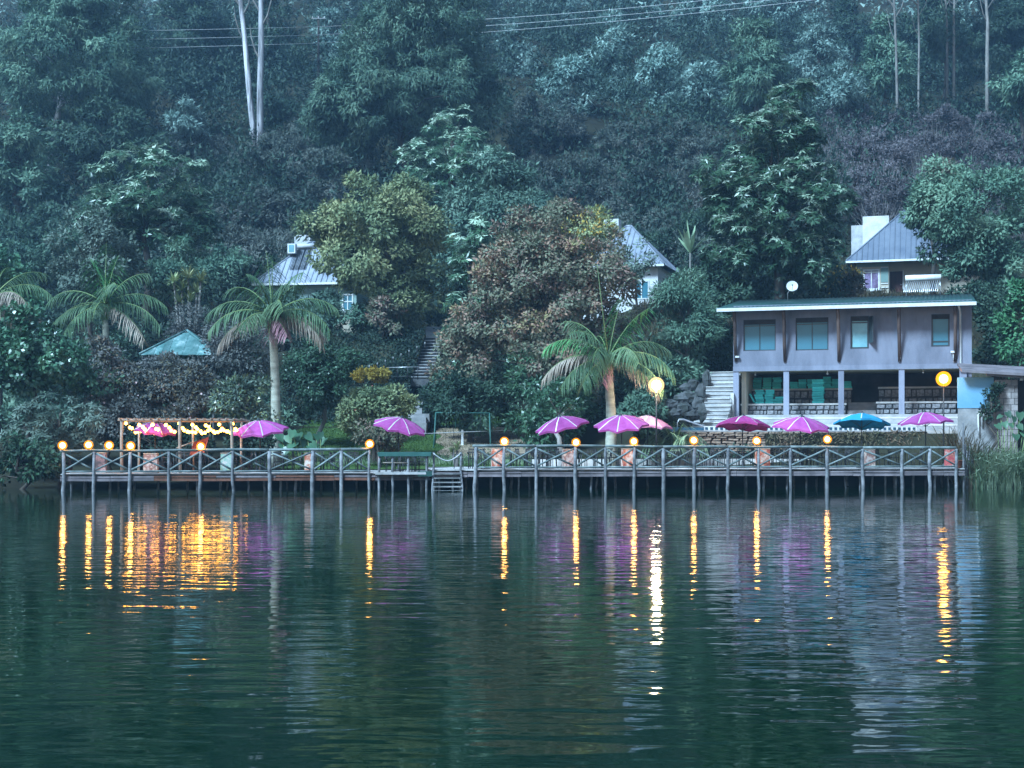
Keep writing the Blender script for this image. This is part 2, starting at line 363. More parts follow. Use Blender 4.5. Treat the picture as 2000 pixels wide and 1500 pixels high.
# ---------------------------------------------------------------- lake
def water_mat():
    m, nt, b = newmat('lake_water')
    setc(b.inputs['Base Color'], (0.0010, 0.0125, 0.0052)); b.inputs['Roughness'].default_value = 0.035; b.inputs['IOR'].default_value = 1.333
    g = nt.nodes.new('ShaderNodeNewGeometry')
    EPS = 0.03
    def vadd(off):
        a = nt.nodes.new('ShaderNodeVectorMath'); a.operation = 'ADD'; a.inputs[1].default_value = off
        nt.links.new(g.outputs['Position'], a.inputs[0]); return a.outputs[0]
    def mth(op, a, b_, c=None):
        q = nt.nodes.new('ShaderNodeMath'); q.operation = op
        for i, v in enumerate((a, b_, c)):
            if v is None: continue
            if hasattr(v, 'is_linked'): nt.links.new(v, q.inputs[i])
            else: q.inputs[i].default_value = v
        return q.outputs[0]
    def noise(vec, sc, rot, det, dist=0.0):
        mp = nt.nodes.new('ShaderNodeMapping'); mp.inputs['Scale'].default_value = sc; mp.inputs['Rotation'].default_value = (0, 0, rot)
        nt.links.new(vec, mp.inputs['Vector'])
        n = nt.nodes.new('ShaderNodeTexNoise'); n.inputs['Scale'].default_value = 1.0; n.inputs['Detail'].default_value = det; n.inputs['Distortion'].default_value = dist
        nt.links.new(mp.outputs[0], n.inputs['Vector']); return n.outputs['Fac']
    # wind patches: where the lake is ruffled and where it lies calm; sheltered close to the jetty
    patch_ = noise(g.outputs['Position'], (0.05, 0.11, 1), 0.15, 2.0)
    sp = nt.nodes.new('ShaderNodeSeparateXYZ'); nt.links.new(g.outputs['Position'], sp.inputs[0])
    mr = nt.nodes.new('ShaderNodeMapRange'); mr.inputs[1].default_value = 0.35; mr.inputs[2].default_value = 0.65; mr.inputs[3].default_value = 0.4; mr.inputs[4].default_value = 1.2
    nt.links.new(patch_, mr.inputs[0])
    sh = nt.nodes.new('ShaderNodeMapRange'); sh.inputs[1].default_value = 40; sh.inputs[2].default_value = 58; sh.inputs[3].default_value = 1.0; sh.inputs[4].default_value = 0.35
    nt.links.new(sp.outputs[1], sh.inputs[0])
    amp = mth('MULTIPLY', mr.outputs[0], sh.outputs[0])
    hs = []
    for off in ((0, 0, 0), (EPS, 0, 0), (0, EPS, 0)):
        v = vadd(off)
        a = noise(v, (0.75, 2.5, 1), 0.10, 1.5, 0.3); c = noise(v, (2.8, 7.5, 1), -0.12, 1.0)
        hs.append(mth('MULTIPLY_ADD', c, 0.0038, mth('MULTIPLY', a, 0.0205)))
    dx = mth('MULTIPLY', mth('DIVIDE', mth('SUBTRACT', hs[0], hs[1]), EPS), amp)
    dy = mth('MULTIPLY', mth('DIVIDE', mth('SUBTRACT', hs[0], hs[2]), EPS), amp)
    cb = nt.nodes.new('ShaderNodeCombineXYZ'); nt.links.new(dx, cb.inputs[0]); nt.links.new(dy, cb.inputs[1]); cb.inputs[2].default_value = 1.0
    nm = nt.nodes.new('ShaderNodeVectorMath'); nm.operation = 'NORMALIZE'; nt.links.new(cb.outputs[0], nm.inputs[0])
    nt.links.new(nm.outputs[0], b.inputs['Normal'])
    return m
me = bpy.data.meshes.new('lake'); me.from_pydata([(-249, -149, 0), (249, -149, 0), (249, 74, 0), (-249, 74, 0)], [], [(0, 1, 2, 3)])
me.materials.append(water_mat())
tag(obj('lake_water', me), kind='structure')
# ---------------------------------------------------------------- jetty
PR = Fr(-19.24, 60.4, 20.82, 65.0)
def wob(p0, p1, n=4, j=0.025):
    p0, p1 = Vector(p0), Vector(p1); out = []
    for i in range(n + 1):
        t = i / n; q = p0.lerp(p1, t)
        if 0 < i < n: q += Vector((rnd.uniform(-j, j), rnd.uniform(-j, j), rnd.uniform(-j, j) * 0.4))
        out.append(q)
    return out

def jetty(label, px0, px1, posts, zd, zr, deck0, depth, zr_fn=None, brown=()):
    a0, a1 = PR.hit(deck0), PR.hit(px1)
    root = thing('jetty', label, 'jetty', PR.w(a0, 0, 0))
    # deck boards, seen on edge
    m = MB(); nb = int(depth / 0.2)
    for j in range(nb):
        s = a0
        while s < a1 - 0.05:
            e = min(a1, s + rnd.uniform(2.2, 3.6))
            dz = rnd.uniform(-0.008, 0.008)
            PR.box(m, s + 0.004, e - 0.004, 0.0 + j * 0.2 + rnd.uniform(-0.02, 0.0) * (j == 0), 0.19 + j * 0.2, zd - 0.045 + dz, zd + dz)
            s = e
    o = m.build('deck_boards', M['deck'], root); o['kind'] = 'stuff'
    m = MB()
    for b in np.arange(0.5, depth, 1.1):
        PR.box(m, a0 + 0.05, a1 - 0.05, b, b + 0.1, zd - 0.22, zd - 0.055)
    o = m.build('joists', M['wood'], root); o['kind'] = 'stuff'
    # fascia boards in lengths
    s = a0
    while s < a1 - 0.1:
        e = min(a1, s + rnd.uniform(1.5, 2.9))
        for zz, hh in ((zd - 0.14, 0.075), (zd - 0.265, 0.11)):
            m = MB(); t0, t1 = rnd.uniform(-0.015, 0.015), rnd.uniform(-0.015, 0.015); bb = -0.055 - rnd.uniform(0, 0.02)
            m.hexa([PR.w(s, bb, zz - hh / 2 + t0), PR.w(e - 0.02, bb, zz - hh / 2 + t1), PR.w(e - 0.02, bb + 0.04, zz - hh / 2 + t1), PR.w(s, bb + 0.04, zz - hh / 2 + t0),
                    PR.w(s, bb, zz + hh / 2 + t0), PR.w(e - 0.02, bb, zz + hh / 2 + t1), PR.w(e - 0.02, bb + 0.04, zz + hh / 2 + t1), PR.w(s, bb + 0.04, zz + hh / 2 + t0)])
            m.build('fascia_board', M['redwood'] if (brown and brown[0] < s < brown[1] and rnd.random() < 0.6) else M['fascia'], root)
        s = e
    ss = [PR.hit(p) for p in posts]
    zrs = [zr + (zr_fn(a) if zr_fn else 0) + rnd.uniform(-0.02, 0.02) for a in ss]
    for a, z in zip(ss, zrs):
        foot = PR.w(a + rnd.uniform(-0.09, 0.09), rnd.uniform(-0.05, 0.03) - 0.1, -1.2)
        knee = PR.w(a + rnd.uniform(-0.03, 0.03), -0.1, zd - 0.3)
        r = rnd.uniform(0.06, 0.085)
        m = MB(); m.tube(wob(foot, knee, 4, 0.035) + wob(knee, PR.w(a, -0.1, z - 0.03), 2, 0.012)[1:], [r * 1.05] * 5 + [r, r * 0.95], 8)
        m.build('post', M['pole'], root)
    i = 0
    while i < len(ss) - 1:                                  # handrail in lengths of two bays
        k = min(i + 2, len(ss) - 1)
        m = MB(); pts = []
        for q in range(i, k + 1): pts.append(PR.w(ss[q] + (-0.15 if q == 0 else 0), -0.1, zrs[q] + 0.02))
        full = []
        for p0, p1 in zip(pts[:-1], pts[1:]): full += wob(p0, p1, 3, 0.02)[:-1]
        full.append(pts[-1]); m.tube(full, 0.06 + rnd.uniform(-0.004, 0.008), 8)
        m.build('handrail', M['rail'], root); i = k
    for i in range(len(ss) - 1):
        p, q = ss[i], ss[i + 1]
        m = MB(); m.tube(wob(PR.w(p + 0.07, -0.1, zd + 0.1), PR.w(q - 0.07, -0.1, zd + 0.1), 3, 0.015), 0.042, 7); m.build('bottom_rail', M['rail'], root)
        for (za, zb, bb) in ((zrs[i] - 0.1, zd + 0.17, -0.075), (zd + 0.17, zrs[i + 1] - 0.1, -0.125)):
            m = MB(); m.tube(wob(PR.w(p + 0.06, bb, za), PR.w(q - 0.06, bb, zb), 3, 0.015), rnd.uniform(0.038, 0.048), 7); m.build('cross_brace', M['rail'], root)
    # piles under the deck
    s = a0 + 0.35
    while s < a1:
        for b in (rnd.uniform(0.25, 0.8), rnd.uniform(1.5, 2.5)):
            if rnd.random() < 0.82:
                x = s + rnd.uniform(-0.3, 0.3); lean = rnd.uniform(-0.14, 0.14); r = rnd.uniform(0.04, 0.065)
                m = MB(); m.tube(wob(PR.w(x + lean, b, -1.3), PR.w(x, b, zd - 0.05), 4, 0.03), r, 6); m.build('pile', M['pole'], root)
        s += rnd.uniform(0.65, 1.05)
    return root

posts_l = [125, 185, 255, 330, 392, 455, 526, 611, 666, 721]
posts_r = [929, 984, 1046, 1123, 1181, 1238, 1294, 1355, 1420, 1480, 1542, 1613, 1683, 1760, 1814, 1866]
ZL, ZR = 0.76, 0.90
jetty('weathered timber jetty with cross-braced rail in front of the string-lit pergola', 118, 842, posts_l, ZL, 1.72, 118, 6.2, lambda a: 0.006 * a, brown=(2, 13))
jetty('weathered timber jetty with cross-braced rail in front of the grey two-storey building', 905, 1884, posts_r, ZR, 1.90, 845, 6.6, lambda a: 0.05 * math.sin(a * 0.12))

# swim steps between the two jetties
st = thing('swim_steps', 'short wooden steps with rope barrier going down into the lake', 'steps', PR.w(PR.hit(873), -0.5, 0))
sa, sb = PR.hit(846), PR.hit(899)
for i in range(5):
    z = 0.72 - i * 0.185; b = -0.12 - i * 0.13
    m = MB(); w = 0.02 * i
    PR.box(m, sa + 0.03 - w, sb - 0.03 + w * 0.3, b - 0.16, b + 0.02, z - 0.025, z + 0.025); m.build('tread', M['wood'], st)
for a, la in ((sa, -0.1), (sb, 0.06)):
    m = MB(); m.tube(wob(PR.w(a + la, -0.95, -0.6), PR.w(a, -0.06, 0.95), 4, 0.02), 0.045, 6); m.build('stringer', M['pole'], st)
    m = MB(); m.tube(wob(PR.w(a - la * 0.4, -0.1, -1.0), PR.w(a + 0.02, -0.1, ZR + 0.78), 4, 0.015), 0.05, 7); m.build('newel_post', M['pole'], st)
m = MB(); pts = []
for i in range(13):
    t = i / 12; pts.append(PR.w(sa + (sb - sa) * t, -0.16, ZR + 0.72 - 0.32 * math.sin(math.pi * t) * (0.9 + 0.2 * t)))
m.tube(pts, 0.028, 6); m.build('rope', M['wire'], st)

# bar counter on the edge
bc = thing('bar_counter', 'green-topped timber counter on poles at the end of the lower jetty', 'counter', PR.w(PR.hit(790), 0, ZL))
ca, cb = PR.hit(737), PR.hit(842)
m = MB(); PR.box(m, ca, cb, -0.35, 0.35, 1.60, 1.68); m.build('counter_top', M['greenpaint'], bc)
m = MB(); PR.box(m, ca + 0.02, cb - 0.02, -0.37, -0.33, 1.50, 1.66); m.build('counter_apron', M['greenpaint'], bc)
for px in (741, 766, 797, 832):
    a = PR.hit(px); m = MB(); m.tube(wob(PR.w(a + rnd.uniform(-.05, .05), -0.25, -1.2), PR.w(a, -0.25, 1.6), 6, 0.02), 0.06, 7); m.build('leg', M['pole'], bc)
m = MB(); m.tube(wob(PR.w(PR.hit(747), -0.27, 1.22), PR.w(PR.hit(797), -0.27, 1.2), 3, 0.01), 0.025, 6); m.build('foot_rail', M['paletimber'], bc)
m = MB(); PR.box(m, ca - 0.1, cb - 0.25, -0.42, -0.1, 0.70, 0.80); m.build('edge_beam', M['deck'], bc)
m = MB(); PR.box(m, PR.hit(815), cb + 0.02, -0.4, -0.36, 0.62, 0.84); m.build('edge_plate', M['greenpaint'], bc)

# railing lamps
M['bulb'] = emit('warm_bulb', (1.0, 0.46, 0.10), 28.0)
M['globe'] = halo_globe('amber_halo_globe', (1.0, 0.30, 0.01), 0.75, 0.6)  # shell emission imitates the orange halo round the bulb
M['bulbwhite'] = emit('white_floodlight', (1.0, 0.80, 0.52), 90.0)
M['globewhite'] = halo_globe('pale_halo_globe', (1.0, 0.62, 0.28), 0.8, 0.6)
M['bulbyellow'] = emit('yellow_bulb', (1.0, 0.46, 0.07), 30.0)
M['globeyellow'] = halo_globe('yellow_halo_globe', (1.0, 0.36, 0.01), 0.9, 0.5)
M['bulbstring'] = emit('string_bulb', (1.0, 0.42, 0.05), 7.0)
def lamp(p, zr, label, r=0.2, bm='bulb', gm='globe', group='globe lamps along the jetty rail', name='globe_lamp'):
    t = thing(name, label, 'lamp', (p.x, p.y, zr), group)
    c = Vector((p.x, p.y, p.z))
    m = MB(); m.tube([Vector((p.x, p.y, zr)), c - Vector((0, 0, r * 0.9))], 0.022, 6); m.build('stem', M['darkmetal'], t)
    m = MB(); m.lathe(c - Vector((0, 0, r * 1.05)), [(0.055, 0), (0.065, 0.03), (0.045, 0.05)], 8); m.build('collar', M['darkmetal'], t)
    m = MB(); m.ball(c, r, 16, 10); m.build('globe', M[gm], t)
    m = MB(); m.ball(c, r * 0.58, 12, 8); m.build('bulb', M[bm], t)
    return t
nth = ['first', 'second', 'third', 'fourth', 'fifth', 'sixth', 'seventh']
for i, (px, py) in enumerate([(122, 870), (173, 869), (213, 870), (255, 871), (392, 872)]):
    lamp(PR.at(px, py, -0.1), 1.75, f'small amber globe lamp on the pergola-side jetty rail, {nth[i]} from the bushy bank')
lamp(PR.at(722, 867, -0.1), 1.75, 'small amber globe lamp on the rail in front of the yellow-green shrub')
for i, (px, py) in enumerate([(985, 862), (1125, 864), (1238, 862), (1355, 860), (1478, 861), (1616, 858)]):
    lamp(PR.at(px, py, -0.1), 1.93, f'small amber globe lamp on the upper jetty rail, {nth[i]} from the swim steps')

# ---------------------------------------------------------------- parasols, chairs, tables, pedestals on the deck
def parasol(label, px, apy, d, tx, ty, canvas, zbase, size=1.32, under=None, droop=0.52, px_pole=None):
    """apex at (px, apy); tx, ty lean of the canopy to the side and towards the lake, in degrees"""
    ap = P(px, apy, d); R = Matrix.Rotation(math.radians(tx), 3, 'Y') @ Matrix.Rotation(math.radians(ty), 3, 'X')
    t = thing('parasol', label, 'parasol', (ap.x, ap.y, zbase), 'parasols on the jetty')
    rim = []; mid = []
    off = rnd.uniform(0.1, 0.6)
    for k in range(8):
        a = math.pi * 2 * k / 8 + off
        rim.append(ap + R @ Vector((math.cos(a) * size, math.sin(a) * size, -droop)))
        mid.append(ap + R @ Vector((math.cos(a) * size * 0.55, math.sin(a) * size * 0.55, -droop * 0.42)))
    for k in range(8):
        k2 = (k + 1) % 8; sag = ap + R @ Vector((0, 0, -droop - 0.02))
        rm = (rim[k] + rim[k2]) / 2; rm = rm + (ap - rm) * 0.07 + Vector((0, 0, 0.03))
        mm = (mid[k] + mid[k2]) / 2 - Vector((0, 0, 0.045))
        n = Vector((0, 0, -0.012))
        top = [ap, mid[k], mm, mid[k2], rim[k], rm, rim[k2]]
        # hem hanging from the edge
        hem = [v + R @ Vector((0, 0, -0.09)) for v in (rim[k], rm, rim[k2])]
        vs = top + [v + n for v in top] + hem
        f = [(0, 1, 2), (0, 2, 3), (1, 4, 5, 2), (2, 5, 6, 3), (9, 8, 7), (10, 9, 7), (9, 12, 11, 8), (10, 13, 12, 9), (4, 14, 15, 5), (5, 15, 16, 6)]
        MB().add(vs, f).build('canopy_panel', M[canvas], t)
        # white tape along every seam
        e = (rim[k2] - rim[k]).normalized() * 0.027; u = R @ Vector((0, 0, 0.008))
        q = [ap + u, mid[k] + u, rim[k] + u]
        MB().add([q[0] - e * 0.4, q[0] + e * 0.4, q[1] + e, q[1] - e, q[2] + e, q[2] - e], [(0, 3, 2, 1), (3, 5, 4, 2)]).build('seam_tape', M['stripe'], t)
        m = MB(); m.tube([ap + R @ Vector((0, 0, -0.75)), mid[k] - Vector((0, 0, 0.03))], 0.009, 4); m.build('rib', M['darkmetal'], t)
    m = MB(); m.lathe(ap + Vector((0, 0, -0.02)), [(0.14, -0.035), (0.12, 0.0), (0.05, 0.035), (0.03, 0.07), (0.001, 0.09)], 10); m.build('cap', M['frame'], t)
    hinge = ap + R @ Vector((0, 0, -0.75))
    base = Vector((hinge.x, hinge.y, zbase))
    m = MB(); m.tube([base, hinge], 0.024, 7); m.tube([hinge, ap], 0.02, 7); m.build('pole', M['darkmetal'], t)
    m = MB(); m.lathe(base, [(0.001, 0.0), (0.26, 0.0), (0.26, 0.06), (0.06, 0.1), (0.045, 0.32)], 12); m.build('base', M['darkmetal'], t)
    return t
parasol('magenta parasol beneath the string-lit pergola', 306, 823, 64.2, 8, 10, 'purple', ZL, 1.0, droop=0.42)
parasol('magenta parasol beside the pergola end, in front of the grey palm trunk', 505, 819, 64.0, -4, 12, 'purple', ZL)
parasol('magenta parasol tilted downhill in front of the stone steps and lawn', 785, 814, 66.0, 13, 10, 'purple', ZL)
parasol('magenta parasol tilted steeply, alone beside the dark shrubs', 1093, 812, 66.0, -13, 8, 'purple', ZR)
parasol('magenta parasol in front of the palm trunk, overlapping the faded one', 1212, 809, 66.0, -5, 14, 'purple', ZR)
parasol('faded pink parasol with patchy canvas behind the magenta one by the palm', 1267, 810, 69.0, 5, 4, 'pink', ZR, 1.25)
parasol('maroon parasol showing its underside, below the concrete stair', 1452, 811, 66.5, 4, -7, 'maroon', ZR)
parasol('magenta parasol next to the blue one, wide and facing the lake', 1566, 812, 66.5, 3, 10, 'purple', ZR, 1.42)
parasol('blue parasol among the magenta ones', 1684, 806, 66.5, 4, -9, 'blue', ZR)
parasol('magenta parasol at the reed end of the jetty, beside the tall yellow lamp', 1806, 803, 66.8, -4, 2, 'purple', ZR)

def make_chair():
    t = thing('deck_chair', 'x', 'chair')
    m = MB(); m.box((0, 0, 0.45), (0.44, 0.42, 0.035)); m.build('seat', M['darkmetal'], t)
    for x in (-0.2, 0.2):
        m = MB(); m.tube([(x, -0.19, 0), (x, -0.18, 0.44)], 0.018, 5); m.build('leg', M['darkmetal'], t)
        m = MB(); m.tube([(x, 0.22, 0), (x, 0.19, 0.45), (x * 0.96, 0.26, 0.9)], 0.018, 5); m.build('leg', M['darkmetal'], t)
        m = MB(); m.tube([(x, -0.18, 0.44), (x, -0.18, 0.64), (x, 0.22, 0.66)], 0.015, 5); m.build('armrest', M['darkmetal'], t)
    m = MB(); m.box((0, 0.255, 0.88), (0.42, 0.03, 0.05)); m.build('top_rail', M['darkmetal'], t)
    for k in range(4):
        x = -0.135 + 0.09 * k
        m = MB(); m.tube([(x, 0.195, 0.46), (x, 0.255, 0.87)], 0.012, 4); m.build('back_slat', M['darkmetal'], t)
    return t
def make_table():
    t = thing('deck_table', 'x', 'table')
    m = MB(); m.box((0, 0, 0.735), (0.85, 0.75, 0.04)); m.build('table_top', M['darkmetal'], t)
    for x in (-0.36, 0.36):
        for y in (-0.31, 0.31):
            m = MB(); m.tube([(x, y, 0), (x, y, 0.72)], 0.022, 5); m.build('leg', M['darkmetal'], t)
    return t
chair0, table0 = make_chair(), make_table()
first = [True, True]
def put(proto, i, loc, rz, label, group):
    if first[i]:
        first[i] = False; proto.location = loc; proto.rotation_euler = (0, 0, rz); proto['label'] = label; proto['group'] = group; return proto
    return dup(proto, loc, rz, label, group)
spots = [(345, ZL, 'under the pergola'), (540, ZL, 'by the broad-leaved plants'), (690, ZL, 'in front of the yellow-green shrub'), (800, ZL, 'behind the green counter'),
         (938, ZR, 'nearest the swim steps'), (1060, ZR, 'by the steeply tilted parasol'), (1165, ZR, 'beside the palm trunk'), (1300, ZR, 'in front of the young palm'),
         (1405, ZR, 'below the maroon parasol'), (1560, ZR, 'below the wide magenta parasol'), (1650, ZR, 'below the blue parasol'), (1790, ZR, 'at the reed end of the jetty'),
         (430, ZL, 'behind the pergola corner pedestal'), (610, ZL, 'on the lower jetty behind the orange pedestal'), (1005, ZR, 'behind the first lamp past the swim steps'), (1115, ZR, 'behind the cream pedestal by the tilted parasol'), (1240, ZR, 'behind the faded pink parasol'), (1355, ZR, 'before the brown stone wall'), (1480, ZR, 'behind the orange pedestal below the maroon parasol'), (1612, ZR, 'before the dry ferns'), (1730, ZR, 'between the blue parasol and the reed-end one')]
for px, z, where in spots:
    c = PR.w(PR.hit(px), rnd.uniform(1.9, 2.6) + (1.9 if px in (430, 610, 1005, 1115, 1240, 1355, 1480, 1612, 1730) else 0), z + 0.012); r0 = PR.ang + rnd.uniform(-0.15, 0.15)
    put(table0, 1, c, r0, f'dark metal table {where}', 'dark metal tables on the jetty')
    for q, (dx, dy, rz) in enumerate([(-0.75, 0, math.pi / 2), (0.75, 0, -math.pi / 2), (0.05, -0.72, math.pi), (-0.05, 0.72, 0)]):
        if rnd.random() < 0.12: continue
        v = Matrix.Rotation(r0, 3, 'Z') @ Vector((dx + rnd.uniform(-.08, .08), dy + rnd.uniform(-.06, .06), 0))
        put(chair0, 0, c + v, r0 + rz + rnd.uniform(-0.25, 0.25), f'dark chair {["left of", "right of", "in front of", "behind"][q]} the table {where}', f'chairs round the table {where}')

def pedestal(px, z, w, h, b, mt, label):
    a = PR.hit(px, b); c = PR.w(a, b, z + 0.012); t = thing('painted_pedestal', label, 'pedestal', c, 'painted pedestals on the jetty', PR.ang)
    m = MB(); x = w / 2; k = x * 0.94
    m.hexa([(-x, -x, 0.05), (x, -x, 0.05), (x, x, 0.05), (-x, x, 0.05), (-k, -k, h), (k, -k, h), (k, k, h), (-k, k, h)]); m.build('body', M[mt], t, False)
    m = MB(); m.box((0, 0, 0.025), (w * 1.06, w * 1.06, 0.05)); m.build('plinth', M['concrete'], t, False)
    m = MB(); m.box((0, 0, h + 0.02), (w * 0.99, w * 0.99, 0.04)); m.build('cap', M['paletimber'], t, False)
for a in [(197, ZL, .48, .86, 1.2, 'paint_dark', 'dark mottled square pedestal behind the rail at the bushy end'), (295, ZL, .6, .82, 1.1, 'paint_brown', 'brown and cream painted pedestal under the first pergola bay'),
          (443, ZL, .52, .84, 1.0, 'paint_green', 'green and white painted pedestal at the pergola corner post'), (604, ZL, .42, .84, 0.9, 'paint_orange', 'orange painted pedestal on the lower jetty by the broad-leaved plants'),
          (971, ZR, .52, .9, 1.0, 'paint_orange', 'orange painted pedestal nearest the swim steps'), (1111, ZR, .58, .86, 1.1, 'paint_brown', 'cream and brown painted pedestal under the steeply tilted parasol'),
          (1227, ZR, .58, .88, 1.0, 'paint_orange', 'orange and cream painted pedestal near the palm trunk'), (1489, ZR, .58, .88, 1.0, 'paint_orange', 'orange painted pedestal beneath the maroon parasol'),
          (1697, ZR, .46, .84, 1.0, 'paint_brown', 'cream painted pedestal beneath the blue parasol'), (1856, ZR, .42, .86, 1.3, 'paint_pink', 'pinkish red painted pedestal at the reed end of the jetty')]:
    pedestal(*a)
fp = thing('flower_pot', 'terracotta pot standing at the reed end of the jetty', 'pot', PR.w(PR.hit(1872, 0.4), 0.4, ZR + 0.012))
m = MB(); m.lathe((0, 0, 0), [(0.001, 0), (0.13, 0), (0.19, 0.3), (0.21, 0.3), (0.21, 0.36), (0.17, 0.36), (0.16, 0.3), (0.001, 0.29)], 12); m.build('body', M['terracotta'], fp, False)
m = MB(); m.lathe((0, 0, 0.292), [(0.001, 0.02), (0.155, 0.0)], 12); m.build('soil', M['soil'], fp, False)

kb = thing('deck_kerb', 'long low pale concrete kerb behind the chairs on the upper jetty', 'kerb', PR.w(PR.hit(1440, 6.7), 6.7, ZR))
k0, k1 = PR.hit(1040, 6.7), PR.hit(1868, 6.7); nk = 12
for i in range(nk):
    m = MB(); PR.box(m, k0 + (k1 - k0) * i / nk + 0.008, k0 + (k1 - k0) * (i + 1) / nk - 0.008, 6.62, 6.95, 0.5, ZR + 0.36 + rnd.uniform(-.008, .008)); m.build('kerb_block', M['paleconcrete'], kb)
# ---------------------------------------------------------------- pergola with string lights
pg = thing('pergola', 'open timber pergola with flat pole roof hung with string lights', 'pergola', PR.w(PR.hit(350, 1.5), 1.5, ZL))
zt = PR.z(350, 822, 1.5)
cols = [(238, 1.5), (351, 1.5), (452, 1.5), (272, 5.0), (376, 5.0), (472, 5.0)]
for px, b in cols:
    a = PR.hit(px, b); m = MB(); m.tube(wob(PR.w(a + rnd.uniform(-.06, .06), b, ZL), PR.w(a, b, zt - 0.02), 3, 0.015), 0.07 if b < 2 else 0.055, 7); m.build('post', M['paletimber'], pg)
aL, aR = PR.hit(230, 1.5), PR.hit(478, 1.5)
for b in (1.5, 3.2, 5.0):
    m = MB(); m.tube(wob(PR.w(aL, b, zt + 0.03), PR.w(aR, b, zt + 0.03), 6, 0.02), 0.05, 6); m.build('beam', M['paletimber'], pg)
s = aL + 0.1
while s < aR:
    m = MB(); m.tube(wob(PR.w(s, 1.1, zt + 0.1), PR.w(s + rnd.uniform(-.1, .1), 5.4, zt + 0.1), 3, 0.02), rnd.uniform(0.025, 0.04), 5); m.build('rafter', M['paletimber'], pg); s += 0.33
for i in range(9):
    px = 246 + i * 26; b0 = 1.55
    a = PR.hit(px, b0); t = thing('string_light', f'string of small warm bulbs running back under the pergola roof, {["first","second","third","fourth","fifth","sixth","seventh","eighth","last"][i]} from the bushy bank', 'string light', PR.w(a, b0, zt), 'string lights under the pergola')
    pts = []
    for k in range(11):
        q = k / 10; pts.append(PR.w(a + 0.35 * q, b0 + 3.3 * q, zt - 0.05 - 0.30 * q - 0.16 * math.sin(math.pi * q)))
    m = MB(); m.tube(pts, 0.008, 4); m.build('cable', M['darkmetal'], t)
    for k in (0, 2, 3, 5, 6, 8, 10):
        if 2 <= i <= 3 and k > 5: continue
        c = pts[k] - Vector((0, 0, rnd.uniform(0.05, 0.16)))
        m = MB(); m.ball(c, 0.075, 8, 6); m.build('bulb', M['bulbstring'], t)
        m = MB(); m.tube([pts[k], c + Vector((0, 0, 0.045))], 0.018, 5); m.build('socket', M['darkmetal'], t)
# red cloth hammock chair
hm = thing('hammock', 'red cloth hammock chair hanging beside a slanted pole under the pergola', 'hammock', PR.w(PR.hit(390, 1.8), 1.8, ZL))
q0 = [PR.at(408, 853, 1.8), PR.at(378, 864, 1.8), PR.at(370, 889, 1.8), PR.at(398, 886, 1.8), PR.at(403, 870, 1.8)]
cen = sum(q0, Vector()) / 5 + Vector((0, 0.22, 0))
vs = []; n = 5
for p in q0: vs += [p, p.lerp(cen, 0.5) + Vector((0, 0.1, 0))]
vs.append(cen); fs = []
for i in range(n):
    j = (i + 1) % n; fs += [(2 * i, 2 * j, 2 * j + 1, 2 * i + 1), (2 * i + 1, 2 * j + 1, 10)]
off = [v + Vector((0, 0.03, 0)) for v in vs]
MB().add(vs, fs, True).add(off, [tuple(reversed(f)) for f in fs], True).build('cloth', M['redcloth'], hm)
m = MB(); m.tube([PR.at(345, 875, 2.0), PR.at(376, 864, 1.9)], 0.03, 6); m.build('spreader_pole', M['paletimber'], hm)
m = MB(); m.tube([PR.at(408, 853, 1.8), PR.w(PR.hit(412, 1.8), 1.8, zt)], 0.012, 4); m.build('hanging_rope', M['paletimber'], hm)

# ---------------------------------------------------------------- two tall lamps
def tall_lamp(px, py, d, z0, label, bm, gm, r, flood=False):
    c = P(px, py, d); t = lamp(c, c.z - 0.35, label, r, bm, gm, None, 'lamp_post')
    t.location = (c.x, c.y, z0)
    for ch in t.children: ch.location = Vector((0, 0, c.z - 0.35 - z0))
    m = MB(); m.tube([Vector((c.x, c.y, z0)), Vector((c.x, c.y, c.z - 0.3))], [0.05, 0.035], 7); m.build('pole', M['darkmetal'], t)
    m = MB(); m.lathe(Vector((c.x, c.y, z0)), [(0.12, 0), (0.12, 0.03), (0.06, 0.12), (0.05, 0.14)], 10); m.build('base', M['darkmetal'], t)
tall_lamp(1282, 752, 67.3, 0.9, 'bright white globe lamp on a dark post behind the faded pink parasol', 'bulbwhite', 'globewhite', 0.38)
tall_lamp(1843, 740, 70.5, 0.9, 'tall yellow globe lamp on a dark post in front of the grey building', 'bulbyellow', 'globeyellow', 0.38)

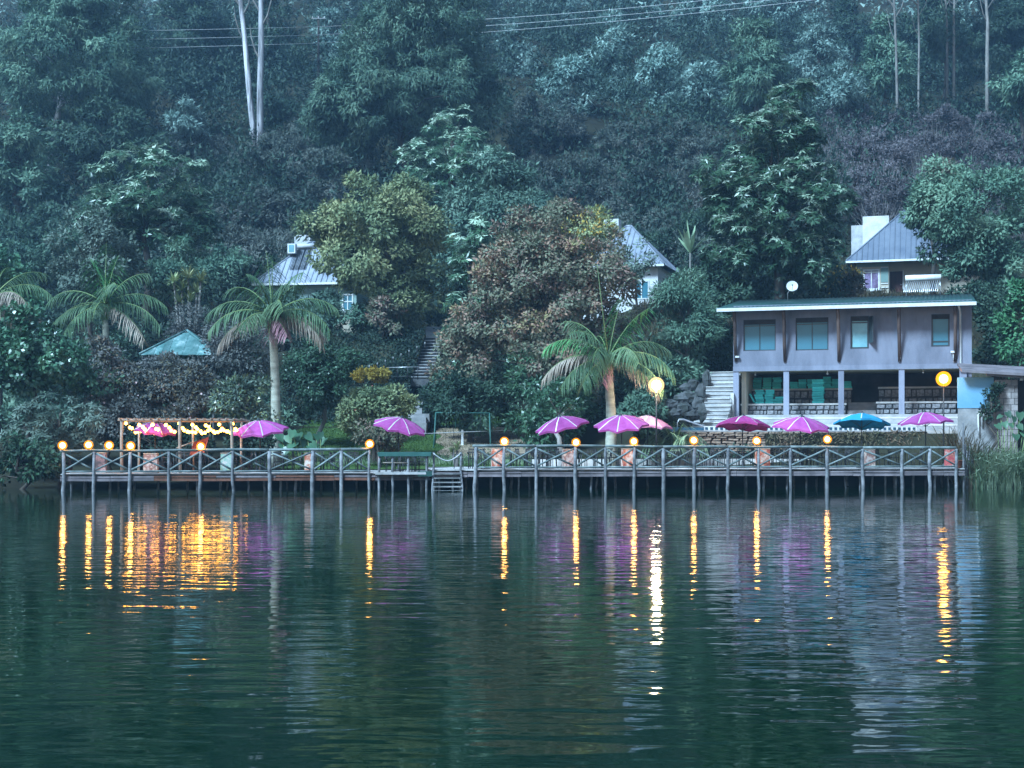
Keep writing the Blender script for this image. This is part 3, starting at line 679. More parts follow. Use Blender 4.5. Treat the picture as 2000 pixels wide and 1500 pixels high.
# ---------------------------------------------------------------- lakeside building
GB = Fr(12.35, 78.5, 24.03, 75.0)
SE = GB.hit(1898)
def walls(fr, m, a0, a1, b0, b1, z0, z1, holes):
    cuts = sorted({a0, a1, *[h[0] for h in holes], *[h[1] for h in holes]})
    for p, q in zip(cuts[:-1], cuts[1:]):
        hs = sorted([h for h in holes if h[0] <= p + 1e-6 and h[1] >= q - 1e-6], key=lambda h: h[2])
        z = z0
        for h in hs:
            if h[2] > z + 1e-6: fr.box(m, p, q, b0, b1, z, h[2])
            z = h[3]
        if z < z1 - 1e-6: fr.box(m, p, q, b0, b1, z, z1)
def window(fr, parent, a0, a1, z0, z1, b, pane='glass', splits=(0.5,), transom=None, fm='frame', bar=0.06, deep=0.09):
    m = MB()
    fr.box(m, a0, a0 + bar, b, b + deep, z0, z1); fr.box(m, a1 - bar, a1, b, b + deep, z0, z1)
    fr.box(m, a0 + bar, a1 - bar, b, b + deep, z0, z0 + bar); fr.box(m, a0 + bar, a1 - bar, b, b + deep, z1 - bar, z1)
    o = m.build('window', M[fm], parent)
    for t in splits:
        s = a0 + (a1 - a0) * t; m = MB(); fr.box(m, s - bar * 0.35, s + bar * 0.35, b + 0.012, b + deep - 0.012, z0 + bar, z1 - bar); m.build('mullion', M[fm], o)
    if transom:
        z = z0 + (z1 - z0) * transom; m = MB(); fr.box(m, a0 + bar, a1 - bar, b + 0.016, b + deep - 0.016, z - bar * 0.4, z + bar * 0.4); m.build('transom', M[fm], o)
    es = [0, *splits, 1]
    for t0, t1 in zip(es[:-1], es[1:]):
        m = MB(); fr.box(m, a0 + (a1 - a0) * t0 + bar * 0.3, a0 + (a1 - a0) * t1 - bar * 0.3, b + deep * 0.45, b + deep * 0.45 + 0.02, z0 + bar * 0.5, z1 - bar * 0.5); m.build('pane', M[pane], o)
    return o
gb = thing('lakeside_building', 'grey two-storey building with green iron roof, columns below and four upper windows', 'building', GB.w(0, 0, 2.6))
ZF, ZE = 6.24, 9.45
wins = []
for (x0, x1, y0, y1) in ((1452, 1515, 624, 685), (1554, 1618, 620, 684), (1661, 1697, 617, 681), (1819, 1855, 613, 677)):
    wins.append((GB.hit(x0), GB.hit(x1), GB.z((x0 + x1) / 2, y1), GB.z((x0 + x1) / 2, y0)))
m = MB(); walls(GB, m, 0, SE, 0, 0.25, ZF, ZE + 0.25, wins); m.build('wall', M['plaster'], gb)
m = MB()
for q0_, q1_, zlo in ((0, 0.25, ZF), (SE - 0.25, SE, ZF - 3.6)):
    m.hexa([GB.w(q0_, .252, zlo), GB.w(q1_, .252, zlo), GB.w(q1_, 8, zlo), GB.w(q0_, 8, zlo), GB.w(q0_, .252, ZE + .2), GB.w(q1_, .252, ZE + .2), GB.w(q1_, 8, ZE + 1.18), GB.w(q0_, 8, ZE + 1.18)])
GB.box(m, 0.252, SE - 0.252, 7.75, 8.0, 2.5, ZE + 1.1)
m.build('wall', M['plaster'], gb)
for i, w in enumerate(wins):
    if i < 2: window(GB, gb, *w, 0.10, 'glass', (0.5,), 0.8)
    elif i == 2: window(GB, gb, *w, 0.10, 'curtain', (), 0.8, bar=0.09)
    else: window(GB, gb, *w, 0.10, 'glass', (), 0.16, bar=0.09)
    m = MB(); GB.box(m, w[0] + 0.02, w[1] - 0.02, 0.075, 0.098, w[3] - 0.27, w[3] - 0.02); m.build('blind_box', M['darkwall'], gb)
# the open casement
w = wins[2]; m = MB(); a, z0, z1 = w[1], w[2] + 0.3, w[3] - 0.05
m.slab([GB.w(a, -0.003, z0), GB.w(a + 0.22, -0.45, z0), GB.w(a + 0.22, -0.45, z1), GB.w(a, -0.003, z1)], GB.u * 0.035); m.build('open_casement', M['frame'], gb)
# raking timber struts under the eave
for px in (1431, 1527, 1633, 1752, 1861):
    a = GB.hit(px, -0.5) + 0.12
    m = MB(); m.tube(wob(GB.w(a, -0.02, GB.z(px, 706)), GB.w(a, -0.85, ZE + 0.02), 3, 0.02), [0.085, 0.095, 0.1, 0.1], 8); m.build('eave_strut', M['strut'], gb)
# floor slab with soffit
m = MB(); GB.box(m, 0.01, SE - 0.26, 0.012, 7.7, ZF - 0.16, ZF - 0.003); m.build('floor_slab', M['soffit'], gb)
m = MB(); GB.box(m, -0.01, SE + 0.01, -0.03, 0.008, ZF - 0.2, ZF + 0.06); m.build('edge_band', M['plaster'], gb)
ZG = 3.66
for px in (1438, 1536, 1643, 1761):
    a = GB.hit(px, 0.15); m = MB(); GB.box(m, a - 0.15, a + 0.15, 0.02, 0.32, ZG - 0.25, ZF - 0.165)
    m.build('column', M['plaster'], gb)
m = MB(); GB.box(m, SE - 0.62, SE - 0.255, 0.02, 0.32, 2.6, ZF - 0.165); m.build('column', M['plaster'], gb)
for px, py in ((1475, 727), (1616, 724), (1803, 722)):
    p = GB.at(px, py, 1.2); m = MB(); m.ball(Vector((p.x, p.y, ZF - 0.33)), 0.06, 8, 6); m.tube([Vector((p.x, p.y, ZF - 0.28)), Vector((p.x, p.y, ZF - 0.16))], 0.03, 6); m.build('ceiling_bulb', M['white'], gb)
# left cheek wall and dark back wall of the open ground floor
m = MB(); GB.box(m, 0.35, 0.6, 0.9, 5.6, ZG - 0.2, ZF - 0.17); m.build('cheek_wall', M['cream'], gb)
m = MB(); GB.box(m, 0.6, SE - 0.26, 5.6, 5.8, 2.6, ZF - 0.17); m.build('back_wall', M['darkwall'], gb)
m = MB(); GB.box(m, -0.12, 0.06, -0.25, 0.0, 3.0, GB.z(1440, 768)); m.build('gate_pillar', M['paleconcrete'], gb)
# corrugated roof
m = MB(); nS = int((SE + 1.0) / 0.075); b0, b1 = -1.15, 8.3; rows = []
for bb, zz in ((b0, ZE + 0.02), (b1, ZE + 1.35)):
    for lay in (0.02, 0.0):
        rows.append([GB.w(-0.75 + (SE + 0.95) * i / nS, bb, zz + lay + 0.022 * math.sin(i * math.pi / 1.5)) for i in range(nS + 1)])
vs = sum(rows, []); n1 = nS + 1; fs = []
for i in range(nS):
    fs += [(i, i + 1, 2 * n1 + i + 1, 2 * n1 + i), (n1 + i + 1, n1 + i, 3 * n1 + i, 3 * n1 + i + 1), (i + 1, i, n1 + i, n1 + i + 1), (2 * n1 + i, 2 * n1 + i + 1, 3 * n1 + i + 1, 3 * n1 + i)]
ro = m.add(vs, fs, True).build('roof', M['roofgreen'], gb)
m = MB(); GB.box(m, -0.75, SE + 0.2, -1.23, -1.155, ZE - 0.16, ZE + 0.02); m.build('gutter', M['white'], gb)
for k in range(6):
    a = -0.2 + k * (SE - 0.2) / 5; m = MB()
    m.hexa([GB.w(a, -1.1, ZE - 0.17), GB.w(a + 0.1, -1.1, ZE - 0.17), GB.w(a + 0.1, 8.2, ZE + 1.12), GB.w(a, 8.2, ZE + 1.12), GB.w(a, -1.1, ZE - 0.05), GB.w(a + 0.1, -1.1, ZE - 0.05), GB.w(a + 0.1, 8.2, ZE + 1.24), GB.w(a, 8.2, ZE + 1.24)])
    m.build('rafter', M['redwood'], gb)
a = GB.hit(1876, -0.6)
m = MB(); m.tube([GB.w(a - 0.12, -1.15, ZE - 0.1), GB.w(a - 0.05, -0.8, ZE - 0.3), GB.w(a, -0.12, ZE - 0.5), GB.w(a, -0.12, GB.z(1876, 722)), GB.w(a + 1.5, -0.12, GB.z(1876, 725))], 0.055, 7); m.build('downpipe', M['white'], gb)
for px, py in ((1440, 697), (1861, 687)):
    p = GB.at(px, py, -0.15); m = MB(); m.box(p, (0.22, 0.14, 0.1), GB.ang); m.tube([p, p + Vector((0.1, 0.12, -0.02 if px < 1500 else -0.6))], 0.025, 5); m.build('wall_light', M['white'], gb)

# stone pieces shared by every wall
STONES = []
for k in range(6):
    m = MB(); q = [Vector((sx * (0.5 - rnd.uniform(0, 0.06)), 0, sz * (0.5 - rnd.uniform(0, 0.09)))) for sx, sz in ((-1, -1), (1, -1), (1, 1), (-1, 1))]
    fr_ = [v * 0.86 + Vector((rnd.uniform(-.02, .02), -0.5, rnd.uniform(-.02, .02))) for v in q]; mid_ = [v + Vector((0, -0.25, 0)) for v in q]; bk = [v + Vector((0, 0.5, 0)) for v in q]
    m.add(fr_ + mid_ + bk, [(0, 1, 2, 3), (4, 5, 1, 0), (5, 6, 2, 1), (6, 7, 3, 2), (7, 4, 0, 3), (8, 9, 5, 4), (9, 10, 6, 5), (10, 11, 7, 6), (11, 8, 4, 7)])
    STONES.append(m)
ST_MESH = {}
def stone(fr, parent, a, b, z, w, h, dp, mt):
    k = rnd.randrange(6)
    if (k, mt) not in ST_MESH: ST_MESH[(k, mt)] = STONES[k].mesh('stone', M[mt])
    o = obj('stone', ST_MESH[(k, mt)], parent); o.location = fr.w(a, b, z) - origin_of(parent)
    o.rotation_euler = (0, rnd.uniform(-.09, .09), fr.ang + rnd.uniform(-.06, .06)); o.scale = (w * rnd.uniform(.88, 1), dp * rnd.uniform(.8, 1.3), h * rnd.uniform(.8, 1.02)); return o
def stonewall(fr, parent, a0, a1, z0, z1, b, mt, w=(0.25, 0.45), rows=2, dp=0.1, gap=0.025):
    h = (z1 - z0) / rows
    for r in range(rows):
        a = a0
        while a < a1 - 0.08:
            e = min(a1, a + rnd.uniform(*w))
            if a1 - e < 0.1: e = a1
            hh = h * rnd.uniform(0.92, 1.0)
            stone(fr, parent, (a + e) / 2, b - rnd.uniform(0, 0.02), z0 + h * (r + 0.5), e - a - gap, hh - gap, dp, mt); a = e

# stone seating tiers inside
def tier(label, px0, px1, b, y1, z0):
    a0, a1 = GB.hit(px0, b), GB.hit(px1, b); z1 = GB.z((px0 + px1) / 2, y1, b)
    t = thing('stone_seating_tier', label, 'seating tier', GB.w((a0 + a1) / 2, b, z0), 'stone seating tiers under the grey building')
    m = MB(); GB.box(m, a0, a1, b + 0.03, b + 1.7, z0, z1 - 0.1); m.build('core', M['mortar'], t)
    m = MB(); GB.box(m, a0 - 0.03, a1 + 0.03, b - 0.06, b + 0.5, z1 - 0.098, z1); m.build('coping', M['paleconcrete'], t)
    stonewall(GB, t, a0, a1, z0 + 0.02, z1 - 0.11, b, 'stone', (0.18, 0.5), 2, 0.12)
    return a0, a1, z1
T1 = tier('low stone tier with concrete coping behind the blue and maroon parasols, holding cushions', 1448, 1652, 1.7, 788, 3.62)
T2 = tier('upper stone tier with the long row of turquoise cushions', 1455, 1663, 3.5, 759, 4.1)
T3 = tier('low stone tier with concrete coping beneath the tall yellow lamp', 1712, 1868, 1.7, 784, 3.62)
T4 = tier('upper stone tier without cushions beneath the tall yellow lamp', 1716, 1868, 3.5, 755, 4.1)
gp = thing('ground_floor_steps', 'grey concrete steps rising between the stone tiers', 'steps', GB.w(GB.hit(1683, 1.5), 1.5, 3.6))
for i in range(4):
    m = MB(); GB.box(m, T1[1] + 0.05, T3[0] - 0.05, 1.3 + i * 0.7, 5.0, 3.4 + i * 0.24, 3.4 + (i + 1) * 0.24 - 0.003 * i); m.build('step', M['concrete'], gp)
# turquoise cushions
cm = MB(); cm.box((0, 0, 0), (1, 1, 0.8)); cm.box((0, 0, 0), (1.03, 1.03, 0.35)); CUSH = cm.mesh('cushion', M['turq'])
ORD = ['first', 'second', 'third', 'fourth', 'fifth', 'sixth', 'seventh', 'eighth', 'ninth', 'topmost']
def stack(px, w, b, z0, n, label, grp, dz=0.135):
    a = GB.hit(px, b); j = 0
    for k in range(n):
        o = obj('foam_cushion', CUSH); o.location = GB.w(a + rnd.uniform(-.035, .035) + j, b + rnd.uniform(-.04, .04), z0 + dz * (k + 0.46))
        o.scale = (w, 0.55, dz * 1.12); o.rotation_euler = (rnd.uniform(-.015, .015), rnd.uniform(-.02, .02), GB.ang + rnd.uniform(-.12, .12))
        tag(o, f'{ORD[k]} cushion up in {label}', 'cushion', grp)
for i, (px, n) in enumerate([(1480, 5), (1499, 5), (1518, 5)]):
    stack(px, 0.47, 3.9, T2[2], n, f'the {nth[i]} turquoise stack, upper tier, left of second column', f'turquoise cushions, upper stack {i}')
for i, (px, n) in enumerate([(1551, 3), (1568, 4), (1585, 4), (1601, 4), (1617, 5), (1634, 4), (1655, 3)]):
    stack(px, 0.43, 3.9, T2[2], n, f'the {nth[i]} turquoise stack, upper tier, right of second column', f'turquoise cushions, upper stack {i + 3}')
for i, (px, n) in enumerate([(1484, 6), (1503, 6), (1522, 3)]):
    stack(px, 0.47, 2.1, T1[2], n, f'the {nth[i]} turquoise stack from the stair, lower tier', f'turquoise cushions, lower stack {i}')
stack(1598, 0.62, 2.1, T1[2], 10, 'the tall solitary turquoise stack between the middle columns', 'turquoise cushions, tall stack', 0.135)
o = obj('foam_cushion', CUSH); o.location = GB.w(GB.hit(1470, 2.0), 2.05, T1[2] + 0.32); o.scale = (0.55, 0.6, 0.11); o.rotation_euler = (0, math.radians(62), GB.ang)
tag(o, 'turquoise cushion leaning on edge against the first lower stack', 'cushion')

# wide steps and terrace in front
te = thing('terrace_steps', 'broad concrete terrace steps with pale edges below the grey building', 'steps', GB.w(6, -1.5, 2.6))
for (b, y, z0) in ((-0.9, 815, 2.6), (-2.0, 829, 2.56)):
    z1 = GB.z(1600, y, b); a0, a1 = 0.5, SE - 0.3
    m = MB(); GB.box(m, a0, a1, b + 0.02, 1.6 if b > -1.5 else -0.92, z0, z1 - 0.09); m.build('step', M['concrete'], te)
    m = MB(); GB.box(m, a0 - 0.02, a1 + 0.02, b, b + 1.0 - 0.02, z1 - 0.088, z1); m.build('nosing', M['paleconcrete'], te)
m = MB(); GB.box(m, 0.6, SE - 0.3, -0.86, 1.62, 3.3, 3.6); m.build('step', M['concrete'], te)

# concrete stair climbing beside the building
cs = thing('concrete_stair', 'pale concrete stair climbing along the grey building', 'stair', GB.w(-0.8, -3, 2.7))
NS = 15
for i in range(NS):
    z1 = 2.72 + (i + 1) * (6.2 - 2.72) / NS; b = -3.2 + i * 6.9 / NS
    m = MB(); GB.box(m, -1.85, -0.03, b, b + 6.9 / NS + 0.05, z1 - 0.40, z1 - 0.05); sp_ = m.build('step', M['concrete'], cs)
    m = MB(); GB.box(m, -1.87, -0.02, b - 0.05, b + 6.9 / NS + 0.0, z1 - 0.048, z1); m.build('nosing', M['paleconcrete'], sp_)
m = MB(); GB.box(m, -1.75, 0.0, 3.72, 6.5, 5.6, 6.19); m.build('landing', M['paleconcrete'], cs)
m = MB(); m.hexa([GB.w(-1.5, -3.1, 2.4), GB.w(-0.1, -3.1, 2.4), GB.w(-0.1, 3.7, 5.3), GB.w(-1.5, 3.7, 5.3), GB.w(-1.5, -3.1, 2.5), GB.w(-0.1, -3.1, 2.5), GB.w(-0.1, 3.7, 5.75), GB.w(-1.5, 3.7, 5.75)]); m.build('stringer', M['concrete'], cs)
gr = thing('grab_rail', 'curved steel grab rail at the foot of the concrete stair by the pillar', 'handrail', GB.w(-0.15, -0.8, 3))
for k in (0, 0.35):
    m = MB(); m.tube([GB.at(1431, 808, -0.6 + k), GB.at(1431, 786, -0.6 + k), GB.at(1428, 779, -0.6 + k), GB.at(1423, 776, -0.9 + k)], 0.025, 6); m.build('tube', M['steel'], gr)

# ---------------------------------------------------------------- pool terrace and retaining wall
RW = Fr(8.6, 71.2, 21.0, 72.4)
rw = thing('retaining_wall', 'brown flat-stone retaining wall behind the jetty, below the pool edge', 'wall', RW.w(6, 0, 0.8))
a0, a1 = RW.hit(1338), RW.hit(1812)
m = MB(); RW.box(m, a0, a1, 0.1, 0.7, 0.3, 2.62); m.build('core', M['mortar'], rw)
nst = 0
z = 0.85
while z < 2.58:
    h = rnd.uniform(0.09, 0.16); a = a0 + rnd.uniform(0, .3)
    while a < a1 and nst < 290:
        w = rnd.uniform(0.3, 0.75); 
        if z > 1.5: stone(RW, rw, a + w / 2, 0.06 + rnd.uniform(-.05, .04), z + h / 2, w - 0.02, h - 0.015, 0.3, 'brownstone'); nst += 1
        a += w
    z += h
m = MB(); RW.box(m, a0 - 0.2, a1 - 0.1, 0.02, 2.2, 2.635, 2.70); m.build('pool_coping', M['concrete'], rw)
M['tileblue'] = mat('pool_tile_blue', (0.015, 0.07, 0.12), (0.03, 0.11, 0.17), 6, 0.3, 0.5)
pe = thing('pool_edge', 'raised pool edge tiled in a dark blue and white chequer', 'pool', RW.w(6, 0.4, 2.7))
ps, pe_ = RW.hit(1378), RW.hit(1795)
m = MB(); RW.box(m, ps, pe_, 0.30, 0.60, 2.702, 2.93); m.build('upstand', M['white'], pe)
m = MB(); k = 0; s = ps + 0.05
while s < pe_ - 0.15:
    RW.box(m, s, s + 0.14, 0.285, 0.40, 2.735, 2.87); s += 0.26
o = m.build('dark_tiles', M['tileblue'], pe); o['kind'] = 'stuff'
m = MB(); RW.box(m, RW.hit(1312), ps - 0.02, 0.30, 0.60, 2.66, 2.86); m.build('tile_end', M['tileblue'], pe)
m = MB(); RW.box(m, ps, pe_, 0.62, 1.9, 2.702, 2.84); m.build('pool_surface', M['glass'], pe)
pl = thing('pool_ladder', 'bent steel tube handrails at the end of the pool', 'handrail', RW.w(1.2, 0.4, 2.7))
for k in (0.0, 0.45):
    m = MB(); m.tube([RW.at(1323, 842, 0.35 + k), RW.at(1323, 826, 0.35 + k), RW.at(1326, 820 - k * 3, 0.35 + k), RW.at(1335, 820 - k * 3, 0.35 + k), RW.at(1375, 834 - k * 3, 0.35 + k), RW.at(1378, 841, 0.35 + k)], 0.03, 7); m.build('tube', M['steel'], pl)
# pump-room doorway under the terrace
pd = thing('pump_room', 'dark doorway under a white concrete lintel at the end of the retaining wall', 'doorway', RW.w(RW.hit(1838), 0, 0.9))
d0, d1 = RW.hit(1812), RW.hit(1870)
m = MB(); RW.box(m, d0 + 0.02, d1, 0.12, 1.6, 0.4, 2.5); m.build('shade_block', M['darkwall'], pd)  # solid near-black block, stands in for the shade inside the doorway
m = MB(); RW.box(m, RW.hit(1808), d1 + 0.02, -0.1, 1.5, 2.52, 2.70); m.build('lintel', M['paleconcrete'], pd)
for k in range(8):
    m = MB(); RW.box(m, RW.hit(1857), d1, -0.04, 0.119, 0.75 + k * 0.222, 0.75 + k * 0.222 + 0.2); m.build('block', M['block'], pd)
m = MB(); RW.box(m, RW.hit(1872), RW.hit(1876), -0.2, -0.1, 0.8, RW.z(1873, 800)); tag(m.build('white_stake', M['white']), 'white upright plank at the corner between pump room and shed', 'plank')

# shed at the edge of the picture
SH = Fr((1868 - 1000) * 70.6 / F, 70.6, (2040 - 1000) * 69.6 / F, 69.6)
sh = thing('shed', 'small flat-roofed shed with light blue wall panel and block pier beside the reeds', 'shed', SH.w(1.5, 0, 1.0))
h0, h1 = SH.hit(1870), SH.hit(1941)
m = MB(); SH.box(m, h0, h1, 0, 0.2, SH.z(1900, 797), SH.z(1900, 737)); m.build('blue_panel', M['bluewall'], sh)
m = MB(); SH.box(m, h0 + 0.03, h1 + 0.6, 0.03, 0.25, 0.6, SH.z(1900, 797.5)); m.build('base_wall', M['concrete'], sh)
p0, p1 = SH.hit(1943), SH.hit(1988); zb, zt_ = 1.5, SH.z(1960, 742)
m = MB(); SH.box(m, p0 + 0.03, p1 - 0.03, 0.02, 0.35, zb, zt_); m.build('pier_core', M['mortar'], sh)
nr = 12; hh = (zt_ - zb) / nr
for r in range(nr):
    cuts = [p0, p0 + (0.4 if r % 2 else 0.75) * (p1 - p0) * 0.5, p0 + (0.7 if r % 2 else 0.85) * (p1 - p0), p1]
    for q0_, q1_ in zip(cuts[:-1], cuts[1:]):
        m = MB(); SH.box(m, q0_ + 0.012, q1_ - 0.012, -0.05 - rnd.uniform(0, 0.015), 0.02, zb + r * hh + 0.012, zb + (r + 1) * hh - 0.008); m.build('block', M['block'], sh)
m = MB(); SH.box(m, p1 + 0.0, p1 + 3.5, 1.2, 1.4, 0.8, zt_); m.build('inner_wall', M['darkwall'], sh)  # near-black colour carries the shade of the opening beside the pier
m = MB(); m.hexa([SH.w(0.2, -0.7, SH.z(1885, 728)), SH.w(6, -0.7, SH.z(1885, 728) - 0.42), SH.w(6, 2.6, SH.z(1885, 728) + 0.1), SH.w(0.2, 2.6, SH.z(1885, 728) + 0.5), SH.w(0.2, -0.7, SH.z(1885, 723)), SH.w(6, -0.7, SH.z(1885, 723) - 0.42), SH.w(6, 2.6, SH.z(1885, 723) + 0.1), SH.w(0.2, 2.6, SH.z(1885, 723) + 0.5)])
m.build('roof', M['fascia'], sh)
m = MB(); m.hexa([SH.w(1.4, -0.5, SH.z(1885, 735)), SH.w(6, -0.5, SH.z(1885, 735) - 0.42), SH.w(6, -0.35, SH.z(1885, 735) - 0.42), SH.w(1.4, -0.35, SH.z(1885, 735)), SH.w(1.4, -0.5, SH.z(1885, 729)), SH.w(6, -0.5, SH.z(1885, 729) - 0.42), SH.w(6, -0.35, SH.z(1885, 729) - 0.42), SH.w(1.4, -0.35, SH.z(1885, 729))]); m.build('roof_beam', M['fascia'], sh)
ho = thing('hose', 'white hose looped over a hook on the shed base wall', 'hose', SH.at(1914, 835, -0.1))
m = MB(); m.tube([SH.at(1912, 850, -0.1), SH.at(1911, 830, -0.1), SH.at(1911, 810, -0.1), SH.at(1914, 806, -0.1), SH.at(1918, 810, -0.1), SH.at(1918, 832, -0.1)], 0.045, 7); m.build('loop', M['white'], ho)
m = MB(); m.tube([SH.at(1914.5, 808, -0.14), SH.at(1914.5, 808, 0.1)], 0.02, 5); m.build('hook', M['darkmetal'], ho)
# rough palisade between jetty and bank
for i, (px, y0, y1, b) in enumerate([(1881, 826, 965, 0.1), (1886, 868, 960, 0.3), (1889, 880, 955, 0.6), (1894, 870, 950, 0.9), (1899, 885, 950, 1.2), (1905, 890, 948, 1.5)]):
    m = MB(); m.tube(wob(PR.at(px + rnd.uniform(-2, 2), y1 + 12, b), PR.at(px, y0, b), 4, 0.03), [0.05, 0.05, 0.045, 0.045, 0.04], 7)
    tag(m.build('mooring_stake', M['pole']), f'rough grey stake at the reed end of the jetty, {["tall pale one nearest the rail", "second from the rail", "third from the rail", "fourth from the rail", "fifth from the rail", "last before the reeds"][i]}', 'stake', 'rough stakes between jetty and reeds')

# ---------------------------------------------------------------- cottages on the hill
def hip_roof(fr, parent, a0, a1, b0, b1, ze, zr, m_, ribs=0.42, fascia='white'):
    h = (b1 - b0) / 2; mid = (b0 + b1) / 2; h = min(h, (a1 - a0) / 2 - 0.2)
    c = [fr.w(a0, b0, ze), fr.w(a1, b0, ze), fr.w(a1, b1, ze), fr.w(a0, b1, ze)]; r0, r1 = fr.w(a0 + h, mid, zr), fr.w(a1 - h, mid, zr)
    dn = Vector((0, 0, -0.06)); vs = c + [r0, r1] + [v + dn for v in c + [r0, r1]]
    m = MB(); m.add(vs, [(0, 1, 5, 4), (1, 2, 5), (2, 3, 4, 5), (3, 0, 4), (6, 10, 11, 7), (7, 11, 8), (8, 11, 10, 9), (9, 10, 6), (0, 6, 7, 1), (1, 7, 8, 2), (2, 8, 9, 3), (3, 9, 6, 0)])
    ro = m.build('roof', M[m_], parent)
    def rib(p, q):
        k = MB(); up = Vector((0, 0, 0.012)); k.tube([p + up, q + up], 0.05, 4, False); k.build('rib', M[m_], ro)
    s = a0 + ribs
    while s < a1 - 0.05:                       # front slope
        t = min(1.0, (s - a0) / h, (a1 - s) / h); rib(fr.w(s, b0, ze), fr.w(s, b0 + (mid - b0) * t, ze + (zr - ze) * t)); s += ribs
    s = b0 + ribs
    while s < b1 - 0.05:                       # both ends
        t = min((s - b0), (b1 - s)) / (mid - b0)
        rib(fr.w(a1, s, ze), fr.w(a1 - h * t, s, ze + (zr - ze) * t)); rib(fr.w(a0, s, ze), fr.w(a0 + h * t, s, ze + (zr - ze) * t)); s += ribs
    for p, q in ((c[0], r0), (c[1], r1), (r0, r1)):
        k = MB(); k.tube([p + Vector((0, 0, 0.03)), q + Vector((0, 0, 0.03))], 0.07, 5); k.build('ridge_cap', M[m_], ro)
    m = MB(); fr.box(m, a0, a1, b0 - 0.07, b0 - 0.005, ze - 0.16, ze + 0.0); m.build('gutter', M[fascia], parent)
    return ro
def fr_at(px, d, deg):
    x = (px - 1000) * d / F; return Fr(x, d, x + math.cos(math.radians(deg)), d + math.sin(math.radians(deg)))
# cottage by the big tree, above the lakeside building
C1 = fr_at(1652, 114, -16.7); z1 = C1.z(1652, 510)
c1 = thing('cottage', 'cottage with grey hip roof, green window bay and dark red door above the grey building', 'cottage', C1.w(5, 3, 13))
hip_roof(C1, c1, 0, 12.5, 0, 9, z1, z1 + 4.6, 'roofgrey')
wa, wb = C1.hit(1686, 0.7), C1.hit(1718, 0.7); zw0, zw1 = C1.z(1702, 566, 0.7), C1.z(1702, 526, 0.7)
m = MB(); walls(C1, m, 0.75, 3.35, 0.7, 0.95, 12.8, z1 - 0.02, [(wa, wb, zw0, zw1)]); m.build('wall', M['cream'], c1)
window(C1, c1, wa, wb, zw0, zw1, 0.66, 'lilac_pane', (0.5,), 0.86, 'white', 0.11, 0.12)
for q0_, q1_ in ((0.8, wa - 0.1), (wb + 0.1, 3.3)):
    m = MB(); C1.box(m, q0_, q1_, 0.655, 0.697, C1.z(1702, 552, 0.7), C1.z(1702, 523, 0.7)); m.build('green_panel', M['greenwall'], c1)
    for yy in (522, 553, 561): m = MB(); C1.box(m, q0_, q1_, 0.635, 0.695, C1.z(1702, yy + 1.6, 0.7) - 0.03, C1.z(1702, yy, 0.7) - 0.03); m.build('trim', M['white'], c1)
m = MB(); C1.box(m, 0.78, 3.32, 0.66, 0.698, z1 - 0.45, z1 - 0.17); m.build('green_panel', M['greenwall'], c1)
m = MB(); C1.box(m, wa - 0.15, wb + 0.15, 0.6, 0.698, zw0 - 0.12, zw0 - 0.005); m.build('sill', M['white'], c1)
da, db = C1.hit(1738, 1.6), C1.hit(1763, 1.6); zd1 = C1.z(1750, 530, 1.6)
m = MB(); walls(C1, m, 3.352, 12.0, 1.6, 1.85, 12.8, z1 - 0.02, [(da, db, 12.8, zd1)]); C1.box(m, 3.1, 3.35, 0.952, 1.85, 12.8, z1 - 0.02); C1.box(m, 0.75, 1.0, 0.952, 8.4, 12.8, z1 - 0.02); C1.box(m, 11.75, 12, 1.852, 8.4, 12.8, z1 - 0.02); m.build('wall', M['cream'], c1)
m = MB(); C1.box(m, da, db, 1.66, 1.72, 12.8, zd1); dr = m.build('door', M['door'], c1)
m = MB(); m.ball(C1.w(db - 0.12, 1.63, zd1 - 1.1), 0.05, 8, 6); m.build('handle', M['steel'], dr)
for q in (da - 0.09, db): m = MB(); C1.box(m, q, q + 0.09, 1.56, 1.66, 12.8, zd1 + 0.08); m.build('door_frame', M['white'], c1)
m = MB(); C1.box(m, 3.5, 11.9, 0.25, 0.45, 12.6, 13.6); m.build('plinth', M['concrete'], c1)
ca_, cb_ = C1.hit(1685, 6.5), C1.hit(1736, 6.5)
m = MB(); C1.box(m, ca_, cb_, 6.5, 8.0, 13, C1.z(1710, 422, 6.5)); m.build('chimney', M['paleconcrete'], c1)
m = MB(); C1.box(m, ca_ - 1.0, ca_ - 0.02, 7.4, 8.0, 13, C1.z(1700, 436, 6.5)); m.build('chimney_side', M['concrete'], c1)
m = MB(); p = C1.at(1797, 415, 4.5); m.box(p, (1.3, 0.9, 0.7), C1.ang); m.build('vent_box', M['white'], c1)
# cottage behind the autumn tree
C2 = fr_at(1118, 108, -17.5); z2 = C2.z(1200, 519)
c2 = thing('cottage', 'cottage with grey metal hip roof half hidden behind the reddish tree', 'cottage', C2.w(4, 3, 11))
aE = C2.hit(1297); hip_roof(C2, c2, 0, aE, 0, 7.6, z2, C2.z(1220, 442, 3.8), 'roofpale')
w0_, w1_ = C2.hit(1238, 0.6), C2.hit(1268, 0.6)
m = MB(); walls(C2, m, 0.6, aE - 0.6, 0.6, 0.85, 10.5, z2 - 0.02, [(w0_, w1_, C2.z(1250, 585, .6), C2.z(1250, 548, .6))]); C2.box(m, aE - 0.85, aE - 0.6, 0.852, 7.0, 10.5, z2 - 0.02); m.build('wall', M['white'], c2)
window(C2, c2, w0_, w1_, C2.z(1250, 585, .6), C2.z(1250, 548, .6), 0.56, 'glass', (0.5,), None, 'white', 0.1, 0.12)
sw = Fr(*C2.w(aE - 0.58, 0.9, 0).xy, *C2.w(aE - 0.58, 6, 0).xy)
